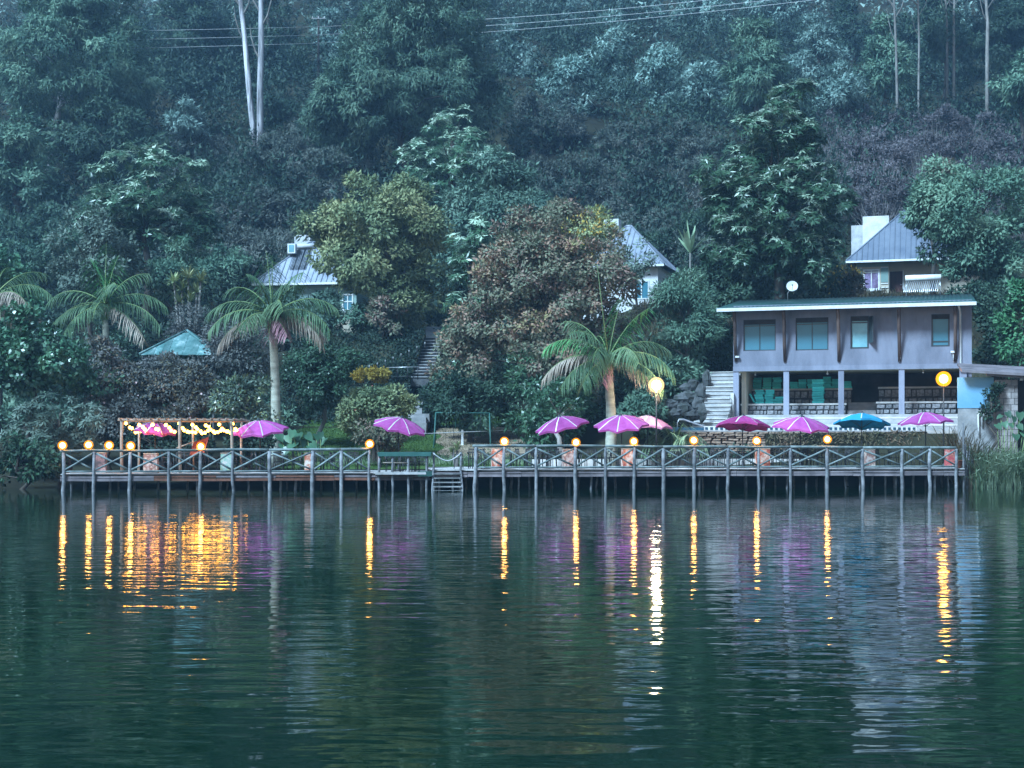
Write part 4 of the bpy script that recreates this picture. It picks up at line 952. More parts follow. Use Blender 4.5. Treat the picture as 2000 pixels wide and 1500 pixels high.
window(sw, c2, 1.2, 2.4, z2 - 2.0, z2 - 0.7, -0.06, 'glass', (0.5,), None, 'white', 0.1, 0.12)
m = MB(); C2.box(m, C2.hit(1180, 5), C2.hit(1208, 5), 5, 6, 12, C2.z(1190, 428, 5)); m.build('chimney', M['white'], c2)
# cottage behind the leaning palm
C3 = fr_at(492, 108, -9); z3 = C3.z(600, 552)
c3 = thing('cottage', 'cottage with pale metal hip roof and skylight behind the palm and the yellow-green tree', 'cottage', C3.w(4, 3, 10))
aE = C3.hit(707); hip_roof(C3, c3, 0, aE, 0, 7.0, z3, C3.z(600, 474, 3.5), 'roofpale')
w0_, w1_ = C3.hit(668, .6), C3.hit(690, .6)
m = MB(); walls(C3, m, 0.6, aE - 0.6, 0.6, 0.85, 9.0, z3 - 0.02, [(w0_, w1_, C3.z(680, 607, .6), C3.z(680, 574, .6))]); C3.box(m, aE - 0.85, aE - 0.6, 0.852, 6.4, 9.0, z3 - 0.02); m.build('wall', M['greenwall'], c3)
window(C3, c3, w0_, w1_, C3.z(680, 607, .6), C3.z(680, 574, .6), 0.56, 'glass', (0.5,), 0.55, 'white', 0.1, 0.12)
m = MB(); C3.box(m, C3.hit(640, .2), C3.hit(700, .2), 0.2, 0.5, 9.5, C3.z(670, 612, .2)); m.build('veranda_wall', M['cream'], c3)
m = MB(); C3.box(m, C3.hit(640, .2) - .03, C3.hit(700, .2) + .03, 0.15, 0.55, C3.z(670, 612, .2) + .002, C3.z(670, 609, .2)); m.build('veranda_coping', M['white'], c3)
q = C3.at(571, 486, 2.2); m = MB(); m.box(q, (0.62, 0.5, 0.75), C3.ang); sk = m.build('skylight', M['white'], c3)
m = MB(); m.box(q - C3.n * 0.255, (0.42, 0.03, 0.55), C3.ang); m.build('pane', M['curtain'], sk)
m = MB(); C3.box(m, C3.hit(575, 4.4), C3.hit(606, 4.4), 4.4, 5.4, 13, C3.z(590, 459, 4.4)); m.build('chimney', M['white'], c3)
s0 = C3.hit(577, 2.4); mslope = (C3.z(600, 474, 3.5) - z3) / 3.5
hw = thing('solar_heater', 'tube solar panel mounted on the cottage roof beside the skylight', 'solar heater', C3.w(s0, 2.0, z3 + 2.0 * mslope))
for k in range(12): m = MB(); m.tube([C3.w(s0 + k * 0.11, 1.0, z3 + 1.0 * mslope + .14), C3.w(s0 + k * 0.11, 2.8, z3 + 2.8 * mslope + .14)], 0.03, 5); m.build('tube', M['frame'], hw)
m = MB(); m.tube([C3.w(s0 - .1, 2.9, z3 + 2.9 * mslope + .25), C3.w(s0 + 1.4, 2.9, z3 + 2.9 * mslope + .25)], 0.2, 8); m.build('tank', M['white'], hw)
# low wall in front of it
LW = fr_at(560, 103, 3); lw = thing('garden_wall', 'low grey garden wall in front of the cottage behind the palm', 'wall', LW.w(1.5, 0, 9.5))
for k in range(5):
    e0, e1 = LW.hit(560 + k * 19), LW.hit(560 + (k + 1) * 19)
    m = MB(); LW.box(m, e0 + 0.01, e1 - 0.01, 0, 0.25, 8.3, LW.z(600, 630)); m.build('panel', M['concrete'], lw)
m = MB(); LW.box(m, LW.hit(558), LW.hit(657), -0.03, 0.28, LW.z(600, 630) + .002, LW.z(600, 627)); m.build('coping', M['paleconcrete'], lw)
# solar heater and dish on the lakeside roof
zr = ZE + 1.08
s2 = thing('solar_heater', 'solar water heater with white tank and slanted tubes on the green roof', 'solar heater', GB.w(GB.hit(1800, 6.8), 6.8, zr))
ta, tb = GB.hit(1768, 7.2), GB.hit(1838, 7.2)
m = MB(); m.tube([GB.w(ta, 7.6, GB.z(1800, 543, 7.6)), GB.w(tb, 7.6, GB.z(1800, 543, 7.6))], 0.19, 10); m.build('tank', M['white'], s2)
for k in range(18):
    f = ta + 0.08 + (tb - ta - 0.16) * k / 17; m = MB(); m.tube([GB.w(f - 0.15, 6.1, GB.z(1800, 570, 6.1)), GB.w(f, 7.4, GB.z(1800, 549, 7.4))], 0.026, 5); m.build('tube', M['steel'], s2)
for f in (ta + 0.05, tb - 0.05):
    m = MB(); m.tube([GB.w(f, 7.6, zr - .1), GB.w(f, 7.6, GB.z(1800, 543, 7.6))], 0.025, 5); m.build('stand', M['steel'], s2)
dp_ = GB.at(1547, 560, 6.5); di = thing('satellite_dish', 'small white satellite dish on the green roof beneath the tall tree', 'satellite dish', (dp_.x, dp_.y, zr - 0.1))
m = MB(); ax = Vector((-0.15, -1, 0.35)).normalized(); e1 = ax.cross(Vector((0, 0, 1))).normalized(); e2 = e1.cross(ax); vs = [dp_]; fs = []
for r in (0.17, 0.34):
    for k in range(16):
        a = 2 * math.pi * k / 16; vs.append(dp_ + (e1 * math.cos(a) + e2 * math.sin(a)) * r + ax * (r * r * 0.9))
for k in range(16): k2 = (k + 1) % 16; fs += [(0, 1 + k, 1 + k2), (1 + k, 17 + k, 17 + k2, 1 + k2)]
m.add(vs, fs, True); m.add([v - ax * 0.02 for v in vs], [tuple(reversed(f)) for f in fs], True); m.build('reflector', M['white'], di)
m = MB(); m.tube([dp_, dp_ + Vector((-0.2, 0.3, -0.35)), Vector((dp_.x - 0.2, dp_.y + 0.3, zr - 0.1))], 0.025, 5); m.build('mast', M['steel'], di)
m = MB(); m.tube([dp_ - e2 * 0.3, dp_ + ax * 0.45 - e2 * 0.1], 0.012, 4); m.box(dp_ + ax * 0.45 - e2 * 0.1, (0.07, 0.07, 0.07)); m.build('feed_arm', M['darkmetal'], di)

# teal-roofed pavilion among the bushes
ap = P(347, 646, 80); ze = P(347, 693, 78.5).z; hw_ = 2.25
TF = fr_at(272, 78.3, 1); pv = thing('pavilion', 'pavilion with a faded teal pyramid roof sunk among flowering bushes', 'pavilion', Vector((ap.x, ap.y, gz1(ap.x, ap.y))))
ln = TF.hit(425); cc = [TF.w(0, 0, ze), TF.w(ln, 0, ze), TF.w(ln, ln, ze), TF.w(0, ln, ze)]; apx = TF.w(ln / 2, ln / 2, P(347, 646, 80.4).z)
for k in range(4):
    p, q = cc[k], cc[(k + 1) % 4]; n = 11
    for i in range(n):
        t0, t1 = i / n, (i + 1) / n
        def top(t): u_ = 1 - abs(2 * t - 1); return (p.lerp(q, 0.5).lerp(apx, u_)) + (p.lerp(q, t) - p.lerp(q, 0.5))
        up = Vector((0, 0, 0.02 * (i % 2)))
        pts = [p.lerp(q, t0), p.lerp(q, t1), top(t1), top(t0)]
        m = MB(); m.slab([v + up for v in pts], (0, 0, -0.03)); m.build('roof_sheet', M['roofteal'], pv)
    m = MB(); m.tube([p + Vector((0, 0, .04)), apx + Vector((0, 0, .04))], 0.07, 5); m.build('ridge_cap', M['roofteal'], pv)
for p in cc:
    b_ = p.lerp(apx, 0.12); m = MB(); m.tube([Vector((b_.x, b_.y, gz1(b_.x, b_.y) - .2)), Vector((b_.x, b_.y, ze + 0.1))], 0.08, 6); m.build('post', M['wood'], pv)

# ---------------------------------------------------------------- lawn: swing, bench, steps, posts
def swing():
    d = 79.0; t = thing('swing_set', 'green tubular metal swing frame with two seats on the bare earth', 'swing', P(902, 875, d))
    a, b = P(851, 806, d), P(956, 807, d)
    m = MB(); m.tube([a, b], 0.04, 7); m.build('top_bar', M['greenpaint'], t)
    for q, sx in ((a, -1), (b, 1)):
        for dy in (-0.75, 0.75):
            x = q.x + 0.08 * sx; e = Vector((x, d + dy, gz1(x, d + dy) - 0.1)); m = MB(); m.tube([q, e], 0.04, 7); m.build('leg', M['greenpaint'], t)
        m = MB(); z = 1.25 + gz1(q.x, d) - 0.6; m.tube([Vector((q.x + .04 * sx, d - .45, z)), Vector((q.x + .04 * sx, d + .45, z))], 0.025, 5); m.build('brace', M['greenpaint'], t)
    for px0, px1 in ((871, 886), (923, 939)):
        p, q = P(px0, 807, d), P(px1, 807, d); p2, q2 = P(px0, 855, d), P(px1, 855, d)
        m = MB(); m.tube([p, p2], 0.014, 4); m.tube([q, q2], 0.014, 4); m.build('chain', M['darkmetal'], t)
        m = MB(); m.box((p2 + q2) / 2, ((q2 - p2).length + 0.06, 0.2, 0.03)); m.build('seat', M['darkmetal'], t)
swing()
def bench(px, py, d):
    c = P(px, py, d); z0 = gz1(c.x, c.y); c.z = z0; t = thing('park_bench', 'green slatted park bench behind the swing, against the dark hedge', 'bench', c)
    w = 1.5
    for x in (-w / 2 + .08, w / 2 - .08):
        for y in (-.2, .22):
            m = MB(); m.tube([(x, y, 0), (x, y, 0.75)], 0.035, 6); m.build('leg', M['greenpaint'], t)
        m = MB(); m.tube([(x, .22, 0.7), (x, .32, 1.32)], 0.035, 6); m.build('back_post', M['greenpaint'], t)
    for k in range(3): m = MB(); m.box((0, -.18 + .18 * k, 0.75), (w, .13, .04)); m.build('seat_slat', M['greenpaint'], t)
    for k in range(3): m = MB(); m.box((0, .25 + .035 * k, 0.95 + .16 * k), (w, .03, .08)); m.build('back_slat', M['greenpaint'], t)
    for ch in t.children: ch.location = (0, 0, 0)
    # parts were laid out round the bench's own base
    return t
_b = MB.build
def local_build(s, name, mt, parent=None, world=True): return _b(s, name, mt, parent, False)
MB.build = local_build; bench(911, 834, 87.0); MB.build = _b
wp = P(903, 862, 79.5); m = MB(); m.box((0, 0, 0.42), (0.12, 0.12, 0.95)); m.box((0, 0, 0.0), (0.2, 0.2, 0.1))
o = m.build('white_post', M['white']); o.location = (wp.x, wp.y, gz1(wp.x, wp.y)); tag(o, 'short white post on the bare earth under the swing', 'post')
m = MB(); m.tube([P(785, 846, 76), P(830, 847, 76.5), P(900, 844, 78), P(1010, 840, 81)], 0.02, 5); tag(m.build('rope_line', M['wire']), 'thin pale rope stretched across the lawn behind the swing', 'rope')
ss_ = thing('stone_steps', 'rough stone block steps at the edge of the lawn by the yellow-green shrub', 'steps', P(815, 836, 85))
for (x0, x1, y0, y1, d) in [(806, 833, 826, 838, 84.0), (803, 833, 815, 826, 84.8), (808, 838, 808, 815, 85.5), (798, 824, 797, 807, 86.3), (800, 826, 784, 796, 87.0)]:
    p, q = P(x0, y1, d), P(x1, y0, d); m = MB(); j = [rnd.uniform(-.04, .04) for _ in range(8)]
    m.hexa([(p.x + j[0], d, p.z - .3), (q.x + j[1], d, p.z - .3), (q.x, d + 1.2, p.z - .3), (p.x, d + 1.2, p.z - .3), (p.x + j[2], d + j[3], q.z), (q.x + j[4], d + j[5], q.z), (q.x, d + 1.2, q.z), (p.x, d + 1.2, q.z)]); m.build('block', M['concrete'], ss_)
hs_ = thing('hill_stair', 'dim concrete stair climbing the slope beside the big hedge', 'stair', P(845, 740, 94))
for i in range(14):
    t = i / 13; y = 737 - 77 * t; d = 93.5 + 7 * t; x0 = 792 + 34 * t + (0 if i > 3 else -2); x1 = 850 + 14 * t
    p, q = P(x0, y, d), P(x1, y, d); m = MB(); m.hexa([(p.x, d, p.z - 0.6), (q.x, d, p.z - 0.6), (q.x, d + .62, p.z - 0.6), (p.x, d + .62, p.z - 0.6), (p.x, d, p.z), (q.x, d, p.z), (q.x, d + .62, p.z), (p.x, d + .62, p.z)]); sp_ = m.build('step', M['mortar'], hs_)
    m = MB(); m.box(((p.x + q.x) / 2, d + .18, p.z + .03), (q.x - p.x + .06, .5, .055)); m.build('nosing', M['concrete'], sp_)
p, q = P(828, 655, 100.8), P(866, 638, 103.5); m = MB(); m.hexa([(p.x, p.y, p.z - .6), (q.x, p.y, p.z - .6), (q.x, q.y, q.z - .6), (p.x, q.y, q.z - .6), (p.x, p.y, p.z), (q.x, p.y, p.z), (q.x, q.y, q.z), (p.x, q.y, q.z)]); m.build('landing', M['concrete'], hs_)
fe = thing('wire_fence', 'low dark metal fence at the foot of the hill stair', 'fence', P(790, 740, 92.5))
for px in (756, 776, 796, 816, 836): m = MB(); m.tube([P(px, 742, 92.5), P(px, 718 - (px - 756) * 0.02, 92.5)], 0.03, 5); m.build('post', M['darkmetal'], fe)
m = MB(); m.tube([P(756, 718, 92.5), P(838, 716, 92.5)], 0.025, 5); m.build('top_rail', M['steel'], fe)
m = MB(); m.tube([P(756, 736, 92.5), P(838, 734, 92.5)], 0.02, 5); m.build('lower_rail', M['darkmetal'], fe)
for i in range(9):
    px, py = 700 + 15.5 * i + 6, 722 - i * 4.2 - 0.25 * i * i
    if i == 0: continue
    p = P(px, py, 91.5); t = thing('garden_light', f'tiny pale garden light along the foot of the big hedge, {["", "first", "second", "third", "fourth", "fifth", "sixth", "seventh", "last"][i]} before the hill stair', 'garden light', (p.x, p.y, p.z - .5), 'garden lights along the hedge')
    m = MB(); m.tube([(p.x, p.y, p.z - .5), (p.x, p.y, p.z)], 0.02, 5); m.build('stem', M['darkmetal'], t)
    m = MB(); m.lathe(p, [(0.02, 0), (0.04, 0.02), (0.035, 0.13), (0.005, 0.16)], 7); m.build('shade', M['concrete'], t)

# ---------------------------------------------------------------- power line on the hill
pp = P(622, 262, 165); pp.z = gz1(pp.x, pp.y); tp = P(622, 30, 165)
po = thing('utility_pole', 'slim dark power pole with crossarm on the wooded slope', 'utility pole', pp)
m = MB(); m.tube([pp - Vector((0, 0, .5)), tp], [0.17, 0.12], 7); m.build('pole', M['bark'], po)
m = MB(); m.box(P(622, 36, 164.9), (1.6, 0.12, 0.12)); m.build('crossarm', M['wood'], po)
for k in (-0.7, 0, 0.7): m = MB(); m.lathe(P(622, 36, 164.9) + Vector((k, 0, .06)), [(.05, 0), (.07, .08), (.03, .2)], 7); m.build('insulator', M['white'], po)
q = P(622, 250, 164.7); m = MB(); m.box(q, (0.32, 0.06, 0.8)); m.build('sign_plate', M['white'], po)
for i, (l, c_, r_) in enumerate([((-60, 62), (622, 52), (1440, -6)), ((-60, 80), (622, 68), (1560, -6)), ((-60, 98), (622, 84), (1640, -6))]):
    pts = []
    for (x0, y0), (x1, y1) in ((l, c_), (c_, r_)):
        for k in range(12):
            t = k / 12; pts.append(P(x0 + (x1 - x0) * t, y0 + (y1 - y0) * t + 9 * math.sin(math.pi * t) * (1 if x1 > 700 else 0.3), 146 + 18 * (1 if x0 > 600 else t) - (18 * t if x0 > 600 else 0)))
    pts.append(P(r_[0], r_[1], 146)); m = MB(); m.tube(pts, 0.019, 4); tag(m.build('power_line', M['wire']), f'thin overhead wire crossing the wooded hill, {["topmost", "middle", "lowest"][i]} of three', 'power line', 'overhead wires')
# boulders by the stair
for i, (px, py, w, h, d) in enumerate([(1338, 800, 26, 22, 75.5), (1352, 812, 22, 18, 75.0), (1362, 788, 20, 22, 77.0), (1346, 775, 24, 20, 78.0), (1330, 780, 22, 20, 77.5), (1370, 765, 18, 26, 79.0), (1356, 752, 22, 18, 80.0), (1380, 742, 14, 30, 80.5), (1318, 806, 20, 14, 75.0), (1312, 790, 22, 16, 77.0), (1372, 806, 14, 30, 75.8), (1340, 757, 20, 14, 80.0)]):
    c = P(px, py, d); vs = []; fs = []; n, k = 9, 6; sx, sz = w * d / F * 0.6, h * d / F * 0.62
    for a in range(k + 1):
        for b in range(n):
            th, ph = math.pi * a / k, 2 * math.pi * b / n; r = 1 + 0.22 * math.sin(3 * ph + i) * math.sin(th) + 0.16 * math.cos(4 * th + i * 2 + ph)
            vs.append((c.x + sx * r * math.sin(th) * math.cos(ph), c.y + sx * r * math.sin(th) * math.sin(ph), c.z - sz * r * math.cos(th)))
    for a in range(k):
        for b in range(n): fs.append((a * n + b, a * n + (b + 1) % n, (a + 1) * n + (b + 1) % n, (a + 1) * n + b))
    tag(MB().add(vs, fs, False).build('boulder', M['rock']), f'grey boulder beside the concrete stair, {["lowest large one", "low one nearest the handrail", "upright mid-height one", "broad one in the middle", "one below the bright white lamp", "narrow one against the stair", "upper broad one", "tall slab at the top of the bank", "flat one at the foot", "flat one under the lamp glow", "upright slab at the stair foot", "topmost flat one"][i]}', 'boulder', 'boulders in the bank by the stair')
# ---------------------------------------------------------------- foliage
LM = {}
LM['feather'] = leafmat('feathery_leaf', [(0.024, 0.062, 0.045), (0.07, 0.135, 0.085), (0.155, 0.235, 0.15)])
LM['sage'] = leafmat('sage_leaf', [(0.045, 0.095, 0.07), (0.10, 0.18, 0.125), (0.19, 0.28, 0.20)])
LM['hazy'] = leafmat('haze_paled_leaf', [(0.055, 0.11, 0.095), (0.15, 0.235, 0.20), (0.30, 0.41, 0.36)])  # distance haze put into the leaf colour, paler than the near trees
LM['deep'] = leafmat('deep_leaf', [(0.014, 0.034, 0.022), (0.032, 0.065, 0.04), (0.06, 0.105, 0.06)])
LM['glossy'] = leafmat('glossy_leaf', [(0.018, 0.055, 0.028), (0.04, 0.10, 0.05), (0.07, 0.14, 0.065)], rough=0.35, spec=0.5)
LM['tips'] = leafmat('pale_young_leaf', [(0.17, 0.26, 0.16), (0.30, 0.40, 0.28), (0.42, 0.48, 0.38)], rough=0.45)
LM['yellow'] = leafmat('yellow_green_leaf', [(0.09, 0.125, 0.07), (0.19, 0.225, 0.12), (0.38, 0.37, 0.20)], sat=1.1)
LM['autumn'] = leafmat('mixed_reddish_leaf', [(0.06, 0.105, 0.065), (0.25, 0.165, 0.145), (0.13, 0.15, 0.105), (0.17, 0.165, 0.12), (0.30, 0.19, 0.155), (0.24, 0.23, 0.13)], clump=0.3, sat=1.25)
LM['gold'] = leafmat('golden_leaf', [(0.20, 0.16, 0.05), (0.34, 0.25, 0.07), (0.36, 0.18, 0.07)], sat=1.1)
LM['silver'] = leafmat('silvery_leaf', [(0.05, 0.08, 0.06), (0.11, 0.15, 0.115), (0.18, 0.22, 0.18)])
LM['grey'] = leafmat('grey_leaf', [(0.045, 0.05, 0.045), (0.09, 0.095, 0.085), (0.14, 0.13, 0.13)])
LM['violet'] = leafmat('violet_brown_leaf', [(0.05, 0.045, 0.048), (0.11, 0.095, 0.10), (0.20, 0.165, 0.17)], clump=0.18, spec=0.1, rough=.8)
LM['brush'] = leafmat('brush_leaf', [(0.035, 0.05, 0.042), (0.08, 0.095, 0.078), (0.16, 0.16, 0.14)], clump=0.18, spec=0.1, rough=.8)
LM['vine'] = leafmat('vine_leaf', [(0.015, 0.05, 0.028), (0.04, 0.12, 0.06), (0.10, 0.20, 0.11)], rough=0.35, spec=0.5, clump=0.6)
LM['bright'] = leafmat('bright_leaf', [(0.016, 0.065, 0.03), (0.035, 0.12, 0.05), (0.075, 0.18, 0.07)])
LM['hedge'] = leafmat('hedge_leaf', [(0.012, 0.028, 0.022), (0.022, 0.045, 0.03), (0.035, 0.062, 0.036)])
LM['frond'] = leafmat('palm_frond', [(0.03, 0.075, 0.035), (0.07, 0.13, 0.06), (0.13, 0.19, 0.10)], clump=0.9)
LM['frondgreen'] = leafmat('palm_frond_green', [(0.03, 0.13, 0.04), (0.07, 0.24, 0.07), (0.14, 0.32, 0.10)], clump=0.9)
LM['frondbrown'] = leafmat('palm_frond_dry', [(0.16, 0.12, 0.085), (0.27, 0.21, 0.16), (0.36, 0.29, 0.23)], clump=0.9)
LM['frondpink'] = leafmat('palm_inflorescence', [(0.24, 0.10, 0.13), (0.36, 0.17, 0.20), (0.45, 0.26, 0.27)], clump=0.9)
LM['reed'] = leafmat('reed_blade', [(0.09, 0.16, 0.08), (0.22, 0.31, 0.18), (0.42, 0.50, 0.34)], clump=0.5)
LM['fern'] = leafmat('dry_fern', [(0.05, 0.055, 0.025), (0.11, 0.09, 0.05), (0.16, 0.10, 0.065)], clump=0.8)
LM['flower_pink'] = mat('pale_pink_petal', (0.62, 0.42, 0.45), (0.72, 0.58, 0.58), 5, 0.7, 0.2)
LM['flower_white'] = mat('white_petal', (0.62, 0.62, 0.52), (0.75, 0.74, 0.66), 5, 0.7, 0.2)
LM['flower_red'] = mat('coral_petal', (0.45, 0.12, 0.10), (0.55, 0.22, 0.16), 5, 0.7, 0.2)

def unit(v): return v / np.maximum(np.linalg.norm(v, axis=-1, keepdims=True), 1e-9)
def leaves_np(pos, ax, nr, L, W, k=4, fold=0.12):
    """leaf faces: k=4 a folded lozenge, k=3 a triangle"""
    ax = unit(ax); nr = unit(nr - ax * np.sum(nr * ax, -1, keepdims=True)); b = np.cross(nr, ax)
    L = L[:, None]; W = W[:, None]
    if k == 3: V = np.stack([pos - b * W / 2, pos + b * W / 2, pos + ax * L], 1)
    else: V = np.stack([pos, pos + ax * L * 0.45 + b * W / 2 - nr * W * fold, pos + ax * L, pos + ax * L * 0.45 - b * W / 2 - nr * W * fold], 1)
    return V.reshape(-1, 3)
UP = np.array([0, 0, 1.0])

def clump_centres(rng, n, shape, lobes=0):
    """clump centres in a unit crown and the way each one faces; lobes > 0 gathers them on rounded boughs"""
    def warp(p):
        z = p[:, 2].copy(); p = p.copy()
        if shape == 'cone': w = np.clip((1.02 - z) / 2, 0.03, 1) ** 0.75 * 1.25; p[:, 0] *= w; p[:, 1] *= w
        elif shape == 'taper': w = np.clip((1.25 - z) / 2, 0.05, 1) ** 0.6 * 1.12; p[:, 0] *= w; p[:, 1] *= w
        elif shape == 'dome': p[:, 2] = np.where(z < 0, z * 0.75, z)
        elif shape == 'mound': p[:, 2] = np.abs(z) * 2 - 1
        elif shape == 'box': p = np.clip(p * 1.5, -1, 1)
        return p
    d = unit(rng.normal(size=(n, 3)))
    if shape in ('box', 'mound') or lobes == 0:
        p = d * (rng.uniform(0.22, 1, n) ** 0.45)[:, None]; return warp(p), unit(p)
    ld = unit(rng.normal(size=(lobes * 4, 3))); keep = [0]
    for q in range(1, len(ld)):                     # spread the boughs
        if len(keep) < lobes and np.max(ld[keep] @ ld[q]) < 0.9: keep.append(q)
    ld = ld[keep]; lobes = len(ld); lr = rng.uniform(0.26, 0.46, lobes); lc = warp(ld * rng.uniform(0.5, 0.86, lobes)[:, None])
    if shape in ('cone', 'taper'): lr = lr * np.clip(0.95 - 0.35 * lc[:, 2], 0.4, 1.2)
    pr = lr ** 2 / np.sum(lr ** 2); q = rng.choice(lobes, n, p=pr)
    dd = unit(d + 0.45 * ld[q] + 0.35 * UP)
    p = lc[q] + dd * (lr[q] * rng.uniform(0.55, 1.05, n))[:, None] * np.array([1, 1, 0.8])
    core = rng.uniform(size=n) < 0.14
    p[core] = warp(d[core] * rng.uniform(0.1, 0.6, core.sum())[:, None])
    return p, unit(dd + 0.35 * ld[q])

def crown(rng, c, r, lm, L=0.28, W=0.14, cr=1.0, dens=1.9, shape='round', droop=0.25, k=4, tips=None, tipfrac=0.0, rosette=False, flat=0.75, lobes=None):
    r = np.array(r, float); c = np.array(c, float)
    S = 4 * math.pi * (((r[0] * r[1]) ** 1.6 + (r[0] * r[2]) ** 1.6 + (r[1] * r[2]) ** 1.6) / 3) ** (1 / 1.6)
    nc = max(10, int(S / (math.pi * cr * cr) * 1.25)); N = int(dens * S / (L * W * 0.5)); per = max(8, N // nc)
    rr = np.maximum(r - cr * 0.3, r * 0.6)
    cen, out = clump_centres(rng, nc, shape, lobes if lobes is not None else int(np.clip(S / (cr * cr) / 9, 7, 26))); cw = cen * rr + c
    sz = cr * rng.uniform(0.55, 1.3, nc)
    i = np.repeat(np.arange(nc), per); n = len(i)
    if rosette:
        q = max(1, per // 9); i = np.repeat(np.arange(nc), q); m_ = len(i)
        d = unit(rng.normal(size=(m_, 3)) + 0.6 * out[i] + 0.5 * UP)
        base = cw[i] + d * sz[i][:, None] * rng.uniform(0.5, 1.0, m_)[:, None] * np.array([1, 1, flat])
        j = np.repeat(np.arange(m_), 9); n = len(j); ang = np.tile(np.arange(9) * 2 * math.pi / 9, m_) + rng.uniform(0, 6.28, m_)[j] + rng.normal(0, .2, n)
        upv = unit(d + 0.8 * UP)[j]; e1 = unit(np.cross(upv, np.array([0.31, 0.9, 0.1]))); e2 = np.cross(upv, e1)
        rad = e1 * np.cos(ang)[:, None] + e2 * np.sin(ang)[:, None]
        ax = unit(rad + upv * rng.uniform(-0.15, 0.55, n)[:, None] - droop * UP)
        V = leaves_np(base[j] + ax * 0.03, ax, upv + 0.2 * rng.normal(size=(n, 3)), L * rng.uniform(.7, 1.25, n), W * rng.uniform(.7, 1.2, n), k)
        mi = None
        if tips is not None:
            hi = (rng.uniform(size=m_) < tipfrac * np.clip(0.35 + 1.1 * d[:, 2] + 0.6 * out[i][:, 2], 0, 2)); mi = hi[j].astype(np.int32)
        return V, mi, cw
    d = unit(rng.normal(size=(n, 3)) + 0.35 * out[i])
    u = rng.uniform(0.15, 1, n) ** 0.4
    pos = cw[i] + d * (u * sz[i])[:, None] * np.array([1, 1, flat])
    ax = unit(0.7 * d + 0.35 * out[i] + 0.75 * rng.normal(size=(n, 3)) - droop * 1.6 * UP)
    nr = 0.9 * d + 1.0 * out[i] + 0.55 * UP + 0.28 * rng.normal(size=(n, 3))
    V = leaves_np(pos, ax, nr, L * rng.uniform(.6, 1.3, n), W * rng.uniform(.6, 1.3, n), k)
    mi = None
    if tips is not None: mi = (rng.uniform(size=n) < tipfrac).astype(np.int32)
    return V, mi, cw

def trunk_mesh(rng, base, top, r0, targets, nl=14, bark='bark', frac=(0.25, 0.95), lean=0.25):
    m = MB(); base = Vector(base); top = Vector(top); pts = []
    n = 6
    for i in range(n + 1):
        t = i / n; p = base.lerp(top, t); j = lean * math.sin(math.pi * t)
        pts.append(p + Vector((rng.normal() * j, rng.normal() * j, 0)))
    m.tube(pts, [r0 * (1.25 if i == 0 else 1 - 0.75 * i / n) for i in range(n + 1)], 8)
    if len(targets):
        for q in rng.choice(len(targets), min(nl, len(targets)), replace=False):
            e = Vector(targets[q]); t = frac[0] + (frac[1] - frac[0]) * min(max((e.z - base.z) / max(top.z - base.z, .1) * 0.75, 0), 1)
            f = t * n; i = min(int(f), n - 1); s = pts[i].lerp(pts[i + 1], f - i)
            if (e - s).length < 0.3: continue
            mid = s.lerp(e, 0.5) + Vector((rng.normal() * .2, rng.normal() * .2, 0.1 * (e - s).length))
            rr = r0 * (1 - 0.75 * t) * 0.5
            m.tube([s, mid, e], [rr, rr * 0.6, rr * 0.2], 5, False)
    return m

SEED = [100]
def tree(name, label, cat, box, d, lm, group=None, base_y=None, depth=1.0, trunk_r=None, bark='bark', base_px=None, nl=14, extra=None, sink=0.3, **kw):
    """box: crown outline in the photograph (x0, y0, x1, y1); d: its distance"""
    SEED[0] += 1; rng = np.random.default_rng(SEED[0])
    x0, y0, x1, y1 = box; c = P((x0 + x1) / 2, (y0 + y1) / 2, d); rx = (x1 - x0) / 2 * d / F; rz = (y1 - y0) / 2 * d / F
    bx = c.x if base_px is None else (base_px - 1000) * d / F
    g = gz1(bx, d); bz = g
    root = thing(name, label, cat, (bx, d, bz), group)
    mats = [LM[lm]]
    if kw.get('tips'): mats.append(LM[kw['tips']])
    V, mi, cw = crown(rng, c, (rx, rx * depth, rz), lm, **kw)
    if extra:                                   # further lobes of the same crown
        for b2 in extra:
            cc = P((b2[0] + b2[2]) / 2, (b2[1] + b2[3]) / 2, d + (b2[4] if len(b2) > 4 else 0)); r2 = (b2[2] - b2[0]) / 2 * d / F
            V2, mi2, cw2 = crown(rng, cc, (r2, r2 * depth, (b2[3] - b2[1]) / 2 * d / F), lm, **kw)
            V = np.concatenate([V, V2]); cw = np.concatenate([cw, cw2]); mi = None if mi is None else np.concatenate([mi, mi2])
    global LASTV; LASTV = V
    V = V - np.array([bx, d, bz])
    cr_ = obj('crown', np_mesh('crown', V, kw.get('k', 4), mats, mi), root); cr_['kind'] = 'stuff'
    tr = trunk_r or max(0.12, 0.045 * (rx + rz))
    top = Vector((c.x, c.y, c.z + rz * 0.45))
    trunk_mesh(rng, (bx, d, bz - sink), top, tr, cw, nl, bark).build('trunk', M[bark], root)
    return root

T = tree
